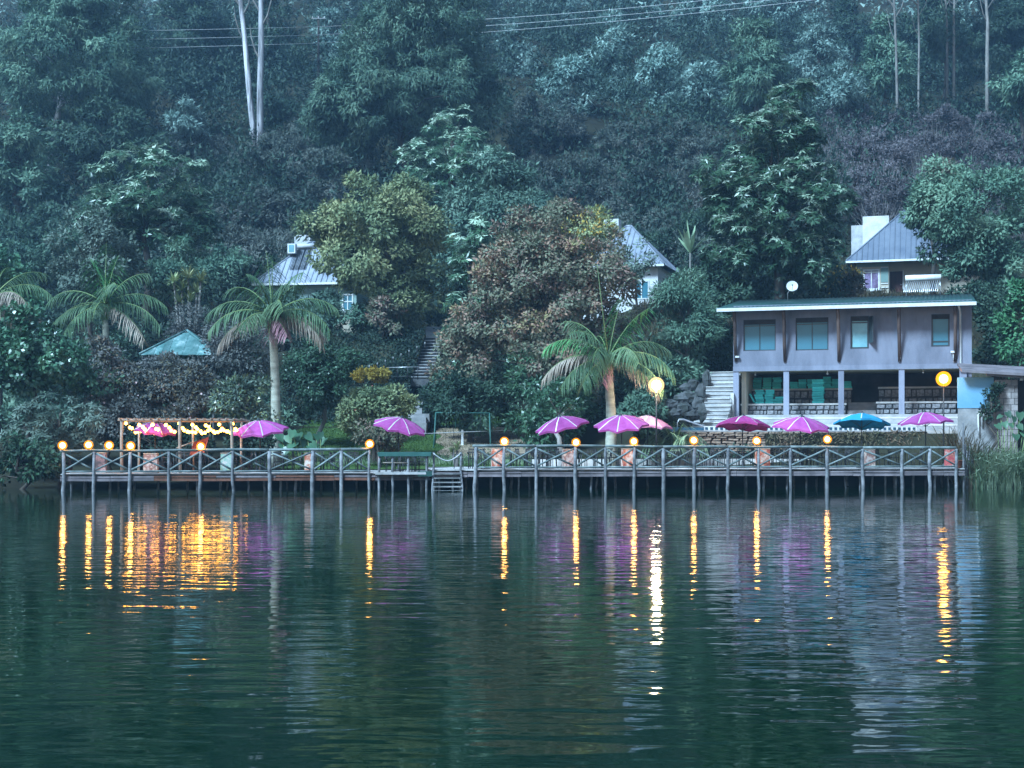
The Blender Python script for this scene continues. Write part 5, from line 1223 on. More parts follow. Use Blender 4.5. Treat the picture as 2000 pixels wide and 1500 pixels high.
# --- far slope
HZ = dict(L=0.52, W=0.22, cr=1.25, dens=2.0, k=3, droop=0.35)
FE = dict(L=0.55, W=0.16, cr=1.2, dens=1.7, k=3, droop=0.55, shape='dome')
T('tall_feathery_tree', 'huge feathery tree with pale patchy trunk in the upper corner over the bushy bank', 'tree', (-30, -40, 310, 300), 150, 'feather', base_px=88, bark='whitebark', trunk_r=0.5, nl=26, extra=[(60, -90, 280, 120), (170, 60, 318, 240)], **FE)
T('tall_feathery_tree', 'huge spreading feathery tree in the upper middle of the hill, behind the power pole wires', 'tree', (600, 60, 960, 330), 142, 'feather', base_px=790, trunk_r=0.6, nl=30, extra=[(690, -70, 960, 160), (590, 120, 760, 330), (840, 100, 985, 280)], **FE)
T('forest_tree', 'dark tall tree filling the slope between the feathery tree and the twin white trunks', 'tree', (280, -60, 470, 260), 178, 'deep', base_px=380, **dict(HZ, shape='taper'))
T('forest_tree', 'tall dark tree directly behind the twin white trunks', 'tree', (440, -60, 610, 250), 185, 'deep', **dict(HZ, shape='taper'))
T('forest_tree', 'conical pale green tree beside the power pole', 'tree', (598, 0, 690, 190), 188, 'hazy', **dict(HZ, shape='cone'))
T('forest_tree', 'small cone-shaped green tree left of the twin white trunks', 'tree', (312, 178, 415, 300), 148, 'hazy', **dict(HZ, shape='cone', cr=0.9))
T('forest_tree', 'small rounded dark bush at the foot of the white trunks', 'tree', (508, 185, 575, 265), 158, 'deep', **dict(HZ, cr=0.9))
T('forest_tree', 'dim olive tree low on the bushy side, below the huge feathery tree', 'tree', (-60, 215, 130, 440), 138, 'feather', **dict(HZ, shape='dome'))
T('forest_tree', 'dim grey-green tree beneath the huge feathery tree, above the pale-tipped one', 'tree', (110, 195, 330, 400), 141, 'deep', **dict(HZ, shape='dome'))
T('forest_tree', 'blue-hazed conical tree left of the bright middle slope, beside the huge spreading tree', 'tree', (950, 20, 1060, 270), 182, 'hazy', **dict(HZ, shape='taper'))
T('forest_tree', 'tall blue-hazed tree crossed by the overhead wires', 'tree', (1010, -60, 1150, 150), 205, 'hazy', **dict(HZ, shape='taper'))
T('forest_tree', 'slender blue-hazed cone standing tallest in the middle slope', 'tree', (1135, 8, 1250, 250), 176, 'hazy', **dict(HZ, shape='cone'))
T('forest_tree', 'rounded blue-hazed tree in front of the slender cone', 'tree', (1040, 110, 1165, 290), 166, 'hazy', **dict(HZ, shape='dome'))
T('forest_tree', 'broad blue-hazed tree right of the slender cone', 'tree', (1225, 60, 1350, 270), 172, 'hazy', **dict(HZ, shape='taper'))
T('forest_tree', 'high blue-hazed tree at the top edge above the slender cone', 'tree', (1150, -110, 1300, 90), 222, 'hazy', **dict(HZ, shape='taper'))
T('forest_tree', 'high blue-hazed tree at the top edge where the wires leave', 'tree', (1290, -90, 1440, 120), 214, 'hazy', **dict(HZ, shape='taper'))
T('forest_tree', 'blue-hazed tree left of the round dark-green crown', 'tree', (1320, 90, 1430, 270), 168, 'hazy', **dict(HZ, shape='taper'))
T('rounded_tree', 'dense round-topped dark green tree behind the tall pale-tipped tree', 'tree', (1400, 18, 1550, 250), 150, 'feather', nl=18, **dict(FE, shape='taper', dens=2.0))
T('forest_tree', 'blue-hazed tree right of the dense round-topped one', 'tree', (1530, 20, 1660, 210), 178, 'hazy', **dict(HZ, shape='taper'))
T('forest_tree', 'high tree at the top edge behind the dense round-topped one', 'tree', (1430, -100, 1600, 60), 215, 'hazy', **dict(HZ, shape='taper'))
T('forest_tree', 'dark violet-shadowed tree high between the blue-hazed trees', 'tree', (1620, -40, 1710, 120), 205, 'deep', **dict(HZ, shape='taper'))
T('forest_tree', 'conical green tree in front of the row of thin trunks', 'tree', (1665, 20, 1790, 210), 165, 'feather', **dict(HZ, shape='cone'))
T('forest_tree', 'low blue-green cone on the edge of the brown scrub', 'tree', (1590, 110, 1690, 240), 158, 'hazy', **dict(HZ, shape='cone', cr=1.0))
T('forest_tree', 'dark tree behind the thin pale trunks', 'tree', (1760, -60, 1900, 140), 190, 'deep', **dict(HZ, shape='taper'))
T('forest_tree', 'rounded tree among the thin pale trunks', 'tree', (1795, 15, 1900, 130), 172, 'feather', **dict(HZ, shape='dome', cr=1.1))
T('forest_tree', 'dark tree in the upper corner over the brown scrub', 'tree', (1890, -70, 2060, 170), 176, 'deep', **dict(HZ, shape='taper'))
T('forest_tree', 'grey-green tree at the picture edge above the brown scrub', 'tree', (1930, 90, 2060, 240), 150, 'feather', **dict(HZ, shape='dome'))
T('forest_tree', 'dark tree filling the slope under the huge spreading tree', 'tree', (560, 250, 740, 420), 150, 'deep', **dict(HZ, shape='dome'))
# white trunks standing free
def bare_trunk(label, pts, d, r, lx, bark='whitebark'):
    b = P(*pts[0], d); g = gz1(b.x, d); t = thing('eucalyptus_tree', label, 'tree', (b.x, d, g), 'pale straight trunks on the slope')
    pp_ = [Vector((b.x, d, g - .5))] + [P(x, y, d) for x, y in pts] + [P(pts[-1][0] + lx, -120, d)]
    m = MB(); m.tube(pp_, [r * 1.2] + [r * (1 - 0.35 * i / len(pts)) for i in range(len(pts))] + [r * 0.5], 8); m.build('trunk', M[bark], t)
    rng = np.random.default_rng(int(pts[0][0])); c = P(pts[-1][0] + lx, -130, d)
    V, mi, cw = crown(rng, c, (3.2, 3.2, 4.5), 'feather', L=.7, W=.2, cr=1.0, dens=1.2, k=3, droop=.5)
    o = obj('crown', np_mesh('crown', V - np.array([b.x, d, g]), 3, LM['feather']), t); o['kind'] = 'stuff'
    m = MB()
    for i in range(4):
        s = P(pts[-1][0] + lx * .3, 10 - 25 * i, d); m.tube([s, s + Vector((rnd.choice((-1, 1)) * 1.2, 0, 1.0)), s + Vector((rnd.choice((-1, 1)) * 2.2, 0, 2.6))], [.09, .07, .03], 5, False)
    for k, (tt, sg) in enumerate(((.55, -1), (.8, 1), (.9, -1))):
        i = min(int(tt * (len(pts) - 1)), len(pts) - 2); s = P(*pts[i], d).lerp(P(*pts[i + 1], d), tt * (len(pts) - 1) - i); ln_ = 1.6 + .5 * k
        m.tube([s, s + Vector((sg * ln_ * .35, -.2, ln_ * .6)), s + Vector((sg * ln_ * .6, -.4, ln_ * 1.5)), s + Vector((sg * ln_ * .7, -.3, ln_ * 2.3))], [r * .38, r * .3, r * .2, r * .08], 5, False)
    m.build('branch', M['greybark'], t)
bare_trunk('leaning white eucalyptus trunk, left of the pair on the slope', [(493, 242), (486, 170), (479, 90), (474, 40), (469, 0)], 155, 0.33, -2)
bare_trunk('upright white eucalyptus trunk, right of the pair on the slope', [(508, 240), (508, 170), (510, 90), (510, 0)], 154, 0.37, 0)
for lab, pts, d, r in [('thin pale trunk on the upper slope, first of the row over the brown scrub', [(1752, 185), (1750, 90), (1746, 0)], 160, .2), ('thin dark trunk beside the first pale one over the brown scrub', [(1794, 175), (1795, 80), (1793, 0)], 162, .16),
                       ('short thin trunk in the middle of the row over the brown scrub', [(1850, 62), (1849, 30), (1847, 0)], 170, .18), ('short thin trunk next to the middle one over the brown scrub', [(1863, 66), (1863, 30), (1864, 0)], 170, .2), ('pale thick trunk, last of the row over the brown scrub', [(1928, 96), (1929, 50), (1926, 0)], 160, .26)]:
    bare_trunk(lab, pts, d, r * .8, 0, 'greybark')

# --- pale-tipped trees
RO = dict(L=0.46, W=0.13, cr=0.95, dens=1.45, k=4, droop=0.35, rosette=True, tips='tips', tipfrac=0.3)
T('pale_tipped_tree', 'tree with whorls of pale young leaves beside the silvery round tree', 'tree', (150, 290, 425, 520), 104, 'glossy', depth=.9, extra=[(140, 370, 300, 520), (300, 390, 440, 530)], **dict(RO, shape='dome'))
T('pale_tipped_tree', 'tree with whorls of pale young leaves rising behind the yellow-green tree', 'tree', (772, 205, 995, 420), 124, 'glossy', depth=.9, **dict(RO, shape='taper', tipfrac=0.38))
T('pale_tipped_tree', 'narrow tree with pale leaf whorls beside the hill stair', 'tree', (855, 415, 985, 740), 91, 'glossy', depth=.9, **dict(RO, shape='taper', L=.5, W=.14, cr=.85))
T('pale_tipped_tree', 'tallest pale-tipped tree, standing above the grey building with a satellite dish at its foot', 'tree', (1370, 210, 1640, 575), 95, 'glossy', base_px=1525, trunk_r=.4, depth=.9, nl=24, extra=[(1455, 150, 1610, 380), (1345, 270, 1470, 430), (1560, 330, 1668, 480), (1375, 410, 1530, 580), (1500, 430, 1650, 580)], **dict(RO, shape='dome', tipfrac=0.3, L=.42, W=.12, cr=.9))
# --- middle slope
MD = dict(L=0.30, W=0.15, cr=0.85, dens=1.75, k=4)
T('yellow_green_tree', 'broad yellow-green tree covering the end of the cottage behind the palm', 'tree', (600, 345, 860, 610), 101, 'yellow', base_px=780, trunk_r=.35, bark='greybark', nl=26, extra=[(590, 390, 720, 520), (720, 470, 880, 690), (655, 500, 760, 600), (760, 360, 890, 520)], **dict(MD, shape='dome', L=.34, W=.16, cr=.95))
T('grey_green_tree', 'dense grey-green tree behind the reddish tree, in the middle of the picture', 'tree', (850, 280, 1075, 570), 114, 'sage', nl=20, extra=[(830, 380, 960, 560), (940, 300, 1075, 480)], **dict(MD, L=.42, W=.16, cr=1.0, droop=.5, shape='taper'))
T('reddish_tree', 'large tree with mottled reddish and grey-green leaves in the centre', 'tree', (905, 470, 1235, 800), 83, 'autumn', trunk_r=.3, nl=26, extra=[(960, 400, 1230, 640), (855, 600, 1010, 800)], **dict(MD, L=.26, W=.14, cr=.8))
T('golden_topped_tree', 'small tree with golden top leaves behind the reddish tree beside the cottage chimney', 'tree', (1080, 402, 1205, 520), 97, 'yellow', **dict(MD, tips='gold', tipfrac=.25))
T('grey_feathery_tree', 'wispy grey-green tree between the palm and the round clipped bush', 'tree', (1265, 530, 1425, 770), 86, 'feather', nl=20, bark='greybark', extra=[(1275, 515, 1380, 640)], **dict(MD, L=.34, W=.09, droop=.5, dens=1.3, cr=.8))
T('small_grey_tree', 'small hazy tree in front of the metal roof behind the reddish tree', 'tree', (1205, 470, 1280, 560), 96, 'silver', **dict(MD, cr=.6, dens=1.2))
T('round_bush', 'dense round dark bush below the spiky plant by the cottage', 'bush', (1352, 505, 1442, 600), 97, 'deep', **dict(MD, cr=.6, dens=2.2))
T('spreading_tree', 'broad dark tree overhanging the cottage with the red door', 'tree', (1780, 300, 2040, 560), 99, 'feather', base_px=1938, trunk_r=.35, nl=26, extra=[(1765, 350, 1900, 480), (1830, 440, 2010, 620)], **dict(MD, L=.36, W=.15, cr=.95, shape='dome'))
T('rust_topped_tree', 'small rusty-tinted tree behind the cottage chimney', 'tree', (1775, 295, 1870, 420), 112, 'autumn', **dict(MD))
T('silvery_round_tree', 'silvery round tree on the bushy side, left of the pale-tipped one', 'tree', (100, 412, 268, 600), 92, 'silver', **dict(MD, cr=.75))
T('small_dark_tree', 'small soft dark-green tree behind the yellow rosette plant', 'tree', (275, 455, 405, 600), 94, 'feather', **dict(MD, L=.3, W=.1))
T('ivy_mound', 'steep mound of dark ivy at the picture edge above the left palm fronds', 'bush', (-90, 468, 82, 720), 86, 'vine', sink=.2, **dict(MD, L=.26, W=.22, shape='round', dens=2.0))
T('round_clipped_tree', 'round clipped very dark tree on a slim trunk on the lawn', 'tree', (548, 655, 704, 815), 79, 'deep', trunk_r=.16, bark='greybark', **dict(MD, L=.2, W=.12, cr=.6, dens=2.1, tips='glossy', tipfrac=.5))
T('golden_bush', 'small golden bush beside the cottage with the red door', 'bush', (1612, 508, 1672, 580), 104, 'gold', **dict(MD, cr=.5))
T('olive_bush', 'olive bush tucked under the cottage eave above the grey building', 'bush', (1625, 525, 1690, 590), 100, 'fern', **dict(MD, cr=.5))
T('garden_shrub', 'brownish shrub in front of the low garden wall', 'bush', (715, 580, 790, 660), 98, 'autumn', **dict(MD, cr=.5))
T('garden_shrub', 'small dark pointed shrub on the garden wall by the cottage', 'bush', (620, 605, 655, 640), 101.5, 'deep', **dict(MD, cr=.3, shape='cone'))
T('garden_shrub', 'dark understory shrub at the foot of the reddish tree', 'bush', (835, 690, 1000, 850), 81, 'deep', **dict(MD, L=.28, W=.12, dens=2.0))
T('garden_shrub', 'dark understory shrub behind the steeply tilted parasol', 'bush', (985, 690, 1185, 870), 79.5, 'glossy', **dict(MD, L=.3, W=.11, dens=1.9))
T('garden_shrub', 'dark-leaved clipped block beside the hill stair and swing', 'bush', (828, 745, 985, 835), 89, 'hedge', **dict(MD, L=.2, W=.12, cr=.6, shape='box', dens=2.0))
T('garden_shrub', 'green shrub under the bare trunk by the jetty, behind a lamp', 'bush', (1010, 800, 1090, 880), 72, 'glossy', **dict(MD, cr=.5))
T('garden_shrub', 'leafy dark shrub between the palm trunk and the rocky bank', 'bush', (1195, 760, 1320, 850), 77, 'feather', **dict(MD, cr=.6))
T('garden_shrub', 'loose shrub on the rocks beneath the bright white lamp', 'bush', (1220, 690, 1370, 780), 83, 'feather', **dict(MD, cr=.6, dens=1.3))
T('garden_shrub', 'dark shrub above the concrete stair beside the building', 'bush', (1355, 590, 1432, 730), 87, 'deep', **dict(MD, dens=2.0))
T('garden_shrub', 'bright green shrub at the picture edge beside the grey building', 'bush', (1945, 555, 2040, 745), 76, 'bright', **dict(MD, cr=.6))
T('garden_shrub', 'dark shrub filling the corner behind the shed roof', 'bush', (1895, 590, 1990, 740), 86, 'deep', **dict(MD, dens=2.0))
T('lilac_grey_shrub', 'lilac-grey twiggy shrub between the pavilion roof and the palm trunk', 'bush', (405, 590, 545, 740), 77, 'grey', **dict(MD, L=.24, W=.09, dens=1.3))
T('lilac_grey_shrub', 'grey shrub under the palm fronds beside the pavilion roof', 'bush', (330, 600, 440, 700), 84, 'grey', **dict(MD, L=.24, W=.09))
# flowering shrubs near the water
def flowers(root, V, mt, n, size, seed=5, droop=False, zlim=(-99, 99)):
    """flowers sitting on the outer leaves of a shrub"""
    rng = np.random.default_rng(seed); V = V[(V[:, 2] > zlim[0]) & (V[:, 2] < zlim[1])]; y = V[:, 1]; V = V[y < np.quantile(y, .3)]
    for i in rng.choice(len(V), n, replace=False):
        c = Vector(V[i]) + Vector((0, -.04, 0)); m = MB(); s = size * rng.uniform(.6, 1.2)
        if droop: m.lathe(c, [(s * .2, s * .6), (s * .3, -s * .2), (s * .9, -s)], 6)
        else:
            vs = [c]; fs = []
            for k in range(10):
                a = 2 * math.pi * k / 10; r = s * (1 if k % 2 else .6); vs.append(c + Vector((r * math.cos(a), -s * .3, r * math.sin(a))))
            for k in range(10): fs.append((0, 1 + k, 1 + (k + 1) % 10))
            m.add(vs, fs)
        m.build('flower', LM[mt], root)
b1_ = T('flowering_shrub', 'big dull-green shrub dotted with pale pink flowers behind the pergola', 'bush', (180, 700, 430, 850), 71, 'grey', depth=.5, extra=[(280, 705, 450, 850), (150, 640, 262, 800)], **dict(MD, L=.2, W=.1, cr=.6, dens=2.0, tips='fern', tipfrac=.25))
flowers(b1_, LASTV, 'flower_pink', 40, .06, 3)
b2_ = T('flowering_shrub', 'pale green shrub with hanging white trumpet flowers beside the palm trunk', 'bush', (405, 718, 545, 850), 70.5, 'silver', depth=.6, **dict(MD, L=.26, W=.12, cr=.55, tips='yellow', tipfrac=.3))
flowers(b2_, LASTV, 'flower_white', 16, .09, 4, True)
b3_ = T('yellow_green_shrub', 'spreading yellow-green shrub with golden top above a jetty lamp', 'bush', (655, 740, 808, 850), 72, 'yellow', depth=.8, nl=20, extra=[(645, 775, 760, 850), (740, 750, 822, 830)], **dict(MD, L=.2, W=.12, cr=.5, dens=1.7))
SEED[0] += 1
B3V = LASTV
V, mi, cw = crown(np.random.default_rng(77), P(738, 736, 73.4), (1.15, .9, .4), 'gold', L=.14, W=.1, cr=.35, dens=2.2, shape='dome')
o = obj('golden_top', np_mesh('golden_top', V - np.array(b3_.location), 4, LM['gold']), b3_); o['kind'] = 'stuff'; o['label'] = 'golden flowering top of the shrub'
flowers(b3_, B3V, 'flower_red', 12, .055, 6)
T('dark_red_shrub', 'dark shrub with reddish leaves directly behind the lone jetty lamp', 'bush', (690, 820, 790, 890), 70.2, 'autumn', **dict(MD, L=.18, W=.1, cr=.45))
T('bank_shrub', 'dark glossy shrub mass on the bushy bank above the water', 'bush', (-70, 615, 195, 800), 69, 'vine', depth=.7, **dict(MD, L=.26, W=.2, cr=.8, dens=2.0, shape='dome'))
T('star_leaf_shrub', 'shrub with star-shaped leaf whorls beside the first jetty lamps', 'bush', (20, 770, 215, 905), 65.5, 'silver', depth=.7, **dict(RO, tips=None, L=.34, W=.09, cr=.6, dens=1.5, shape='dome'))
T('bank_shrub', 'low dark shrub leaning over the water at the end of the jetty', 'bush', (-60, 845, 135, 962), 63.2, 'deep', depth=.6, sink=.6, **dict(MD, L=.24, W=.13, cr=.5, dens=2.1, tips='vine', tipfrac=.3))
T('bank_shrub', 'dark shrub behind the pergola posts and hammock', 'bush', (215, 810, 420, 905), 68.6, 'hedge', depth=.4, **dict(MD, L=.2, W=.12, cr=.5, dens=2.0))
T('bank_shrub', 'dark shrub under the magenta parasol by the palm', 'bush', (415, 820, 560, 905), 68.4, 'hedge', depth=.4, **dict(MD, L=.2, W=.12, cr=.5, dens=2.0))
T('bank_shrub', 'dull shrub filling the corner beside the pergola behind the first lamps', 'bush', (150, 775, 285, 880), 69.3, 'grey', depth=.5, **dict(MD, L=.2, W=.11, cr=.5, dens=2.0))
T('garden_shrub', 'leafy shrub against the wall of the cottage behind the palm', 'bush', (490, 560, 610, 670), 101, 'sage', **dict(MD, cr=.6))
T('garden_shrub', 'small shrub in front of the veranda of the cottage behind the palm', 'bush', (585, 570, 660, 645), 102, 'silver', **dict(MD, cr=.45))
T('garden_shrub', 'dark shrub at the corner of the green roof beneath the tallest tree', 'bush', (1395, 560, 1470, 620), 89, 'deep', **dict(MD, cr=.5))
T('garden_shrub', 'dark shrub under the cottage with the red door beside the solar heater', 'bush', (1860, 540, 1960, 610), 94, 'deep', **dict(MD, cr=.6))
T('garden_shrub', 'pale leafy shrub hiding the lower wall of the cottage behind the palm', 'bush', (595, 560, 672, 650), 99.5, 'sage', **dict(MD, cr=.5))
T('garden_shrub', 'leafy shrub at the corner of the cottage below the yellow-green tree', 'bush', (672, 585, 730, 655), 99.5, 'feather', **dict(MD, cr=.5))
T('garden_shrub', 'dull shrub under the eave of the teal pavilion', 'bush', (255, 690, 440, 760), 74, 'grey', depth=.4, **dict(MD, L=.22, W=.11, cr=.5))
T('climbing_shrub', 'climbing plant on the corner of the shed beside the blue panel', 'bush', (1922, 735, 1955, 850), 69.7, 'deep', depth=.5, **dict(MD, L=.16, W=.11, cr=.3))
# trunk by the parasol
t_ = P(1105, 870, 70.5); g = gz1(t_.x, t_.y); tr_ = thing('small_tree', 'slim grey tree trunk with thin limbs under the steeply tilted parasol', 'tree', (t_.x, t_.y, g))
rng = np.random.default_rng(55); V, mi, cw = crown(rng, P(1090, 790, 71), (1.3, 1.2, 1.1), 'glossy', L=.22, W=.1, cr=.5, dens=.9)
o = obj('crown', np_mesh('crown', V - np.array(tr_.location), 4, LM['glossy']), tr_); o['kind'] = 'stuff'
trunk_mesh(rng, (t_.x, t_.y, g - .2), P(1092, 790, 70.8), .2, cw, 9, 'greybark').build('trunk', M['greybark'], tr_)

# hedge on the retaining slope
def hedge(label, quad, lm, L, W, dens, th=0.5, seed=1, cat='hedge', k=4):
    """quad: four photo points with depths (bottom-left, bottom-right, top-right, top-left)"""
    q = [np.array(P(*v)) for v in quad]; rng = np.random.default_rng(seed)
    A = np.linalg.norm(np.cross(q[1] - q[0], q[3] - q[0])); n = int(dens * A / (L * W * .5)); u, v = rng.uniform(0, 1, (2, n, 1))
    p = (q[0] * (1 - u) + q[1] * u) * (1 - v) + (q[3] * (1 - u) + q[2] * u) * v
    nr = unit(np.cross(q[1] - q[0], q[3] - q[0])); nr = nr if nr[1] < 0 else -nr
    bump = np.sin(p[:, :1] * 2.1 + p[:, 2:] * 1.7) * np.sin(p[:, :1] * .9 - p[:, 2:] * 2.3)
    p = p + nr * (rng.uniform(-1, .2, (n, 1)) ** 1 * th + bump * th * .4)
    ax = unit(rng.normal(size=(n, 3)) + .4 * nr + .1 * UP)
    V = leaves_np(p, ax, nr + .5 * UP + .6 * rng.normal(size=(n, 3)), L * rng.uniform(.6, 1.3, n), W * rng.uniform(.6, 1.3, n), k)
    base = (q[0] + q[1]) / 2; root = thing('hedge', label, cat, base)
    o = obj('foliage', np_mesh('foliage', V - base, k, LM[lm]), root); o['kind'] = 'stuff'
    m = MB(); m.slab([Vector(x) - Vector(nr) * (th * 0.8) for x in q], -Vector(nr) * .3); m.build('inner_bank', M['ground'], root)
    return root
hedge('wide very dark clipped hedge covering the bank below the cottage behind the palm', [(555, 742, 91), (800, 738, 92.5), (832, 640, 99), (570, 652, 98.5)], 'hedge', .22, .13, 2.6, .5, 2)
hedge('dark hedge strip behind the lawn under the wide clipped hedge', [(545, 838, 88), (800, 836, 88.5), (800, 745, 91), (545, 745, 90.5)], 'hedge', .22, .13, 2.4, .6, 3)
hedge('strip of dry brownish ferns spilling over the retaining wall below the pool edge', [(1500, 893, 71.0), (1815, 893, 71.9), (1815, 842, 72.0), (1500, 846, 71.1)], 'fern', .28, .06, 1.3, .35, 4, 'fern')
hedge('dark ivy at the foot of the retaining wall behind the deck chairs', [(1360, 897, 71.0), (1810, 897, 71.9), (1810, 868, 72.0), (1360, 868, 71.1)], 'deep', .2, .1, 1.4, .3, 5, 'ivy')

# ---------------------------------------------------------------- palms
def frond(m_verts, p0, dirv, L, n, bend, rng, leaf=0.75, lw=0.05, hang=0.9):
    """one arching frond: rachis points and leaflets hanging from it"""
    pts = [np.array(p0, float)]; d = unit(np.array(dirv, float)); step = L / n
    for i in range(n):
        d = unit(d + np.array([0, 0, -bend / n * (0.5 + 1.2 * i / n)])); pts.append(pts[-1] + d * step)
    pts = np.array(pts); V = []
    for i in range(1, n * 4):
        t = i / (n * 4); f = t * n; k = min(int(f), n - 1); p = pts[k] + (pts[k + 1] - pts[k]) * (f - k); tg = unit(pts[k + 1] - pts[k])
        side = unit(np.cross(tg, UP)) if abs(tg[2]) < .98 else np.array([1., 0, 0])
        ll = leaf * (0.45 + 1.0 * math.sin(math.pi * (0.12 + 0.8 * t))) * rng.uniform(.8, 1.15)
        for s in (-1, 1):
            a = unit(side * s + tg * 0.55 - UP * hang * rng.uniform(.55, 1.3) + rng.normal(size=3) * .12)
            mid = p + a * ll * .5; a2 = unit(a - UP * hang * .8); w = unit(np.cross(a, UP) + 1e-6) * lw
            V += [p - w * .5, p + w * .5, mid + w * .5, mid - w * .5, mid - w * .5, mid + w * .5, mid + a2 * ll * .55 + w * .1, mid + a2 * ll * .55 - w * .1]
    return pts, np.array(V)
def palm(label, bpx, d, top, fr, seed, trunk_r=(.3, .2), shaft=True, spear=None, name='palm_tree', z0=None, mats=('frond', 'frondbrown'), trunk=True):
    rng = np.random.default_rng(seed); b = P(bpx, 800, d); g = gz1(b.x, d) if z0 is None else z0; tpt = P(top[0], top[1], d)
    root = thing(name, label, 'palm', (b.x, d, g)); O = np.array([b.x, d, g])
    if trunk:
        m = MB(); n = 14; pts = []; rr = []
        for i in range(n + 1):
            t = i / n; pts.append(Vector((b.x, d, g - .2)).lerp(tpt, t) + Vector((0.12 * math.sin(t * 3), 0, 0))); rr.append((trunk_r[0] * (1 - t) + trunk_r[1] * t) * (1 + .06 * (i % 2)) * (1 + .25 * max(0, .12 - t) / .12))
        m.tube(pts, rr, 10); m.build('trunk', M['palmbark'], root)
        if shaft:
            m = MB(); m.tube([tpt, tpt + Vector((0, 0, .5)), tpt + Vector((0, 0, 1.0))], [trunk_r[1] * 1.25, trunk_r[1] * 1.1, trunk_r[1] * .5], 9); m.build('crownshaft', M['shaft'], root)
    c = np.array(tpt) + np.array([0, 0, .9 if shaft else .1])
    for (az, el, L, bend, mt) in fr:
        a, e = math.radians(az), math.radians(el); dv = np.array([math.cos(a) * math.cos(e), math.sin(a) * math.cos(e), math.sin(e)])
        pts, V = frond(None, c - O, dv, L * (1.12 if trunk_r[0] > .2 else 1), 9, bend, rng, leaf=.82 if mt != 'frondpink' else .6)
        me = np_mesh('frond', V, 4, LM[mt]); f = obj('frond', me, root)
        m = MB(); m.tube([Vector(p) for p in pts], [.045 * (1 - .85 * i / 9) for i in range(10)], 5, False); m.build('rachis', M['shaft'], f, False)
    if spear:
        m = MB(); m.tube([Vector(c - O), Vector(np.array(P(*spear, d)) - O)], [.045, .012], 5); m.build('spear_leaf', M['shaft'], root, False)
    return root
G, B_, PK, GG = 'frond', 'frondbrown', 'frondpink', 'frondgreen'
palm('tall palm with thick grey trunk standing behind the parasol beside the pergola', 535, 70.5, (532, 650), [(175, 38, 3.3, 1.5, G), (150, 55, 3.2, 1.4, G), (200, 22, 3.3, 1.6, G), (190, 2, 2.9, 1.4, B_), (100, 72, 3.0, .9, G), (120, 78, 3.1, .5, GG), (250, 60, 3.0, 1.3, G), (60, 58, 3.1, 1.3, G), (15, 42, 3.3, 1.5, G), (345, 24, 3.2, 1.6, G), (350, 5, 2.8, 1.4, B_), (290, 40, 2.8, 1.7, G), (320, 62, 2.9, 1.2, G), (240, 10, 2.6, 1.2, G), (30, 15, 2.9, 1.4, B_), (270, -35, 1.6, .8, PK), (310, -20, 1.7, .9, PK)], 21, (.27, .19))
palm('palm with a bare upright spear leaf beside the bright white lamp', 1190, 69.3, (1188, 735), [(170, 45, 3.2, 1.5, GG), (185, 18, 3.4, 1.5, B_), (150, 62, 3.0, 1.3, G), (205, 0, 2.9, 1.3, G), (60, 70, 3.2, .6, GG), (30, 60, 3.3, .8, GG), (10, 42, 3.2, 1.5, G), (350, 25, 3.3, 1.6, G), (335, 5, 3.2, 1.5, G), (355, -8, 2.8, 1.2, B_), (300, 35, 2.7, 1.7, G), (250, 35, 2.7, 1.7, G), (225, -12, 2.2, 1.1, G), (250, -40, 1.5, .6, PK), (220, 55, 2.8, 1.5, G), (100, 50, 3.0, 1.3, G)], 22, (.30, .2), spear=(1166, 515))
palm('palm with bright green upright fronds rising behind the bushy bank', 205, 80, (205, 625), [(175, 40, 3.3, 1.5, G), (160, 15, 3.4, 1.3, G), (195, 5, 3.2, 1.3, G), (100, 80, 3.3, .35, GG), (60, 76, 2.8, .7, GG), (250, 72, 2.6, 1.0, GG), (10, 35, 3.4, 1.5, G), (350, 12, 3.5, 1.4, G), (335, -15, 3.3, 1.0, B_), (270, 10, 2.6, 1.5, G), (300, 50, 2.8, 1.5, G), (220, -10, 2.8, 1.2, G), (20, 60, 2.9, 1.2, G)], 23, (.25, .17))
palm('palm at the picture edge with drooping dry fronds over the bank', -15, 77, (-12, 612), [(10, 40, 3.0, 1.5, G), (350, 10, 2.9, 1.4, B_), (330, 25, 2.8, 1.6, B_), (30, 55, 3.0, 1.3, G), (180, 40, 3.0, 1.4, G), (270, 35, 2.6, 1.6, G), (355, -30, 2.2, .8, B_), (90, 60, 3.0, 1.2, G), (300, -10, 2.4, 1.0, B_)], 24, (.25, .17))
palm('young low palm with stiff upright fronds in front of the retaining wall', 1318, 69.5, (1318, 878), [(160, 45, 1.5, .9, 'reed'), (175, 25, 1.6, .9, 'reed'), (20, 45, 1.5, .9, 'reed'), (5, 28, 1.6, .9, 'reed'), (90, 75, 1.4, .5, 'reed'), (250, 55, 1.3, .9, 'reed'), (300, 50, 1.3, .9, 'reed'), (130, 65, 1.5, .6, 'reed'), (45, 68, 1.4, .6, 'reed')], 25, (.08, .06), False, z0=.9)
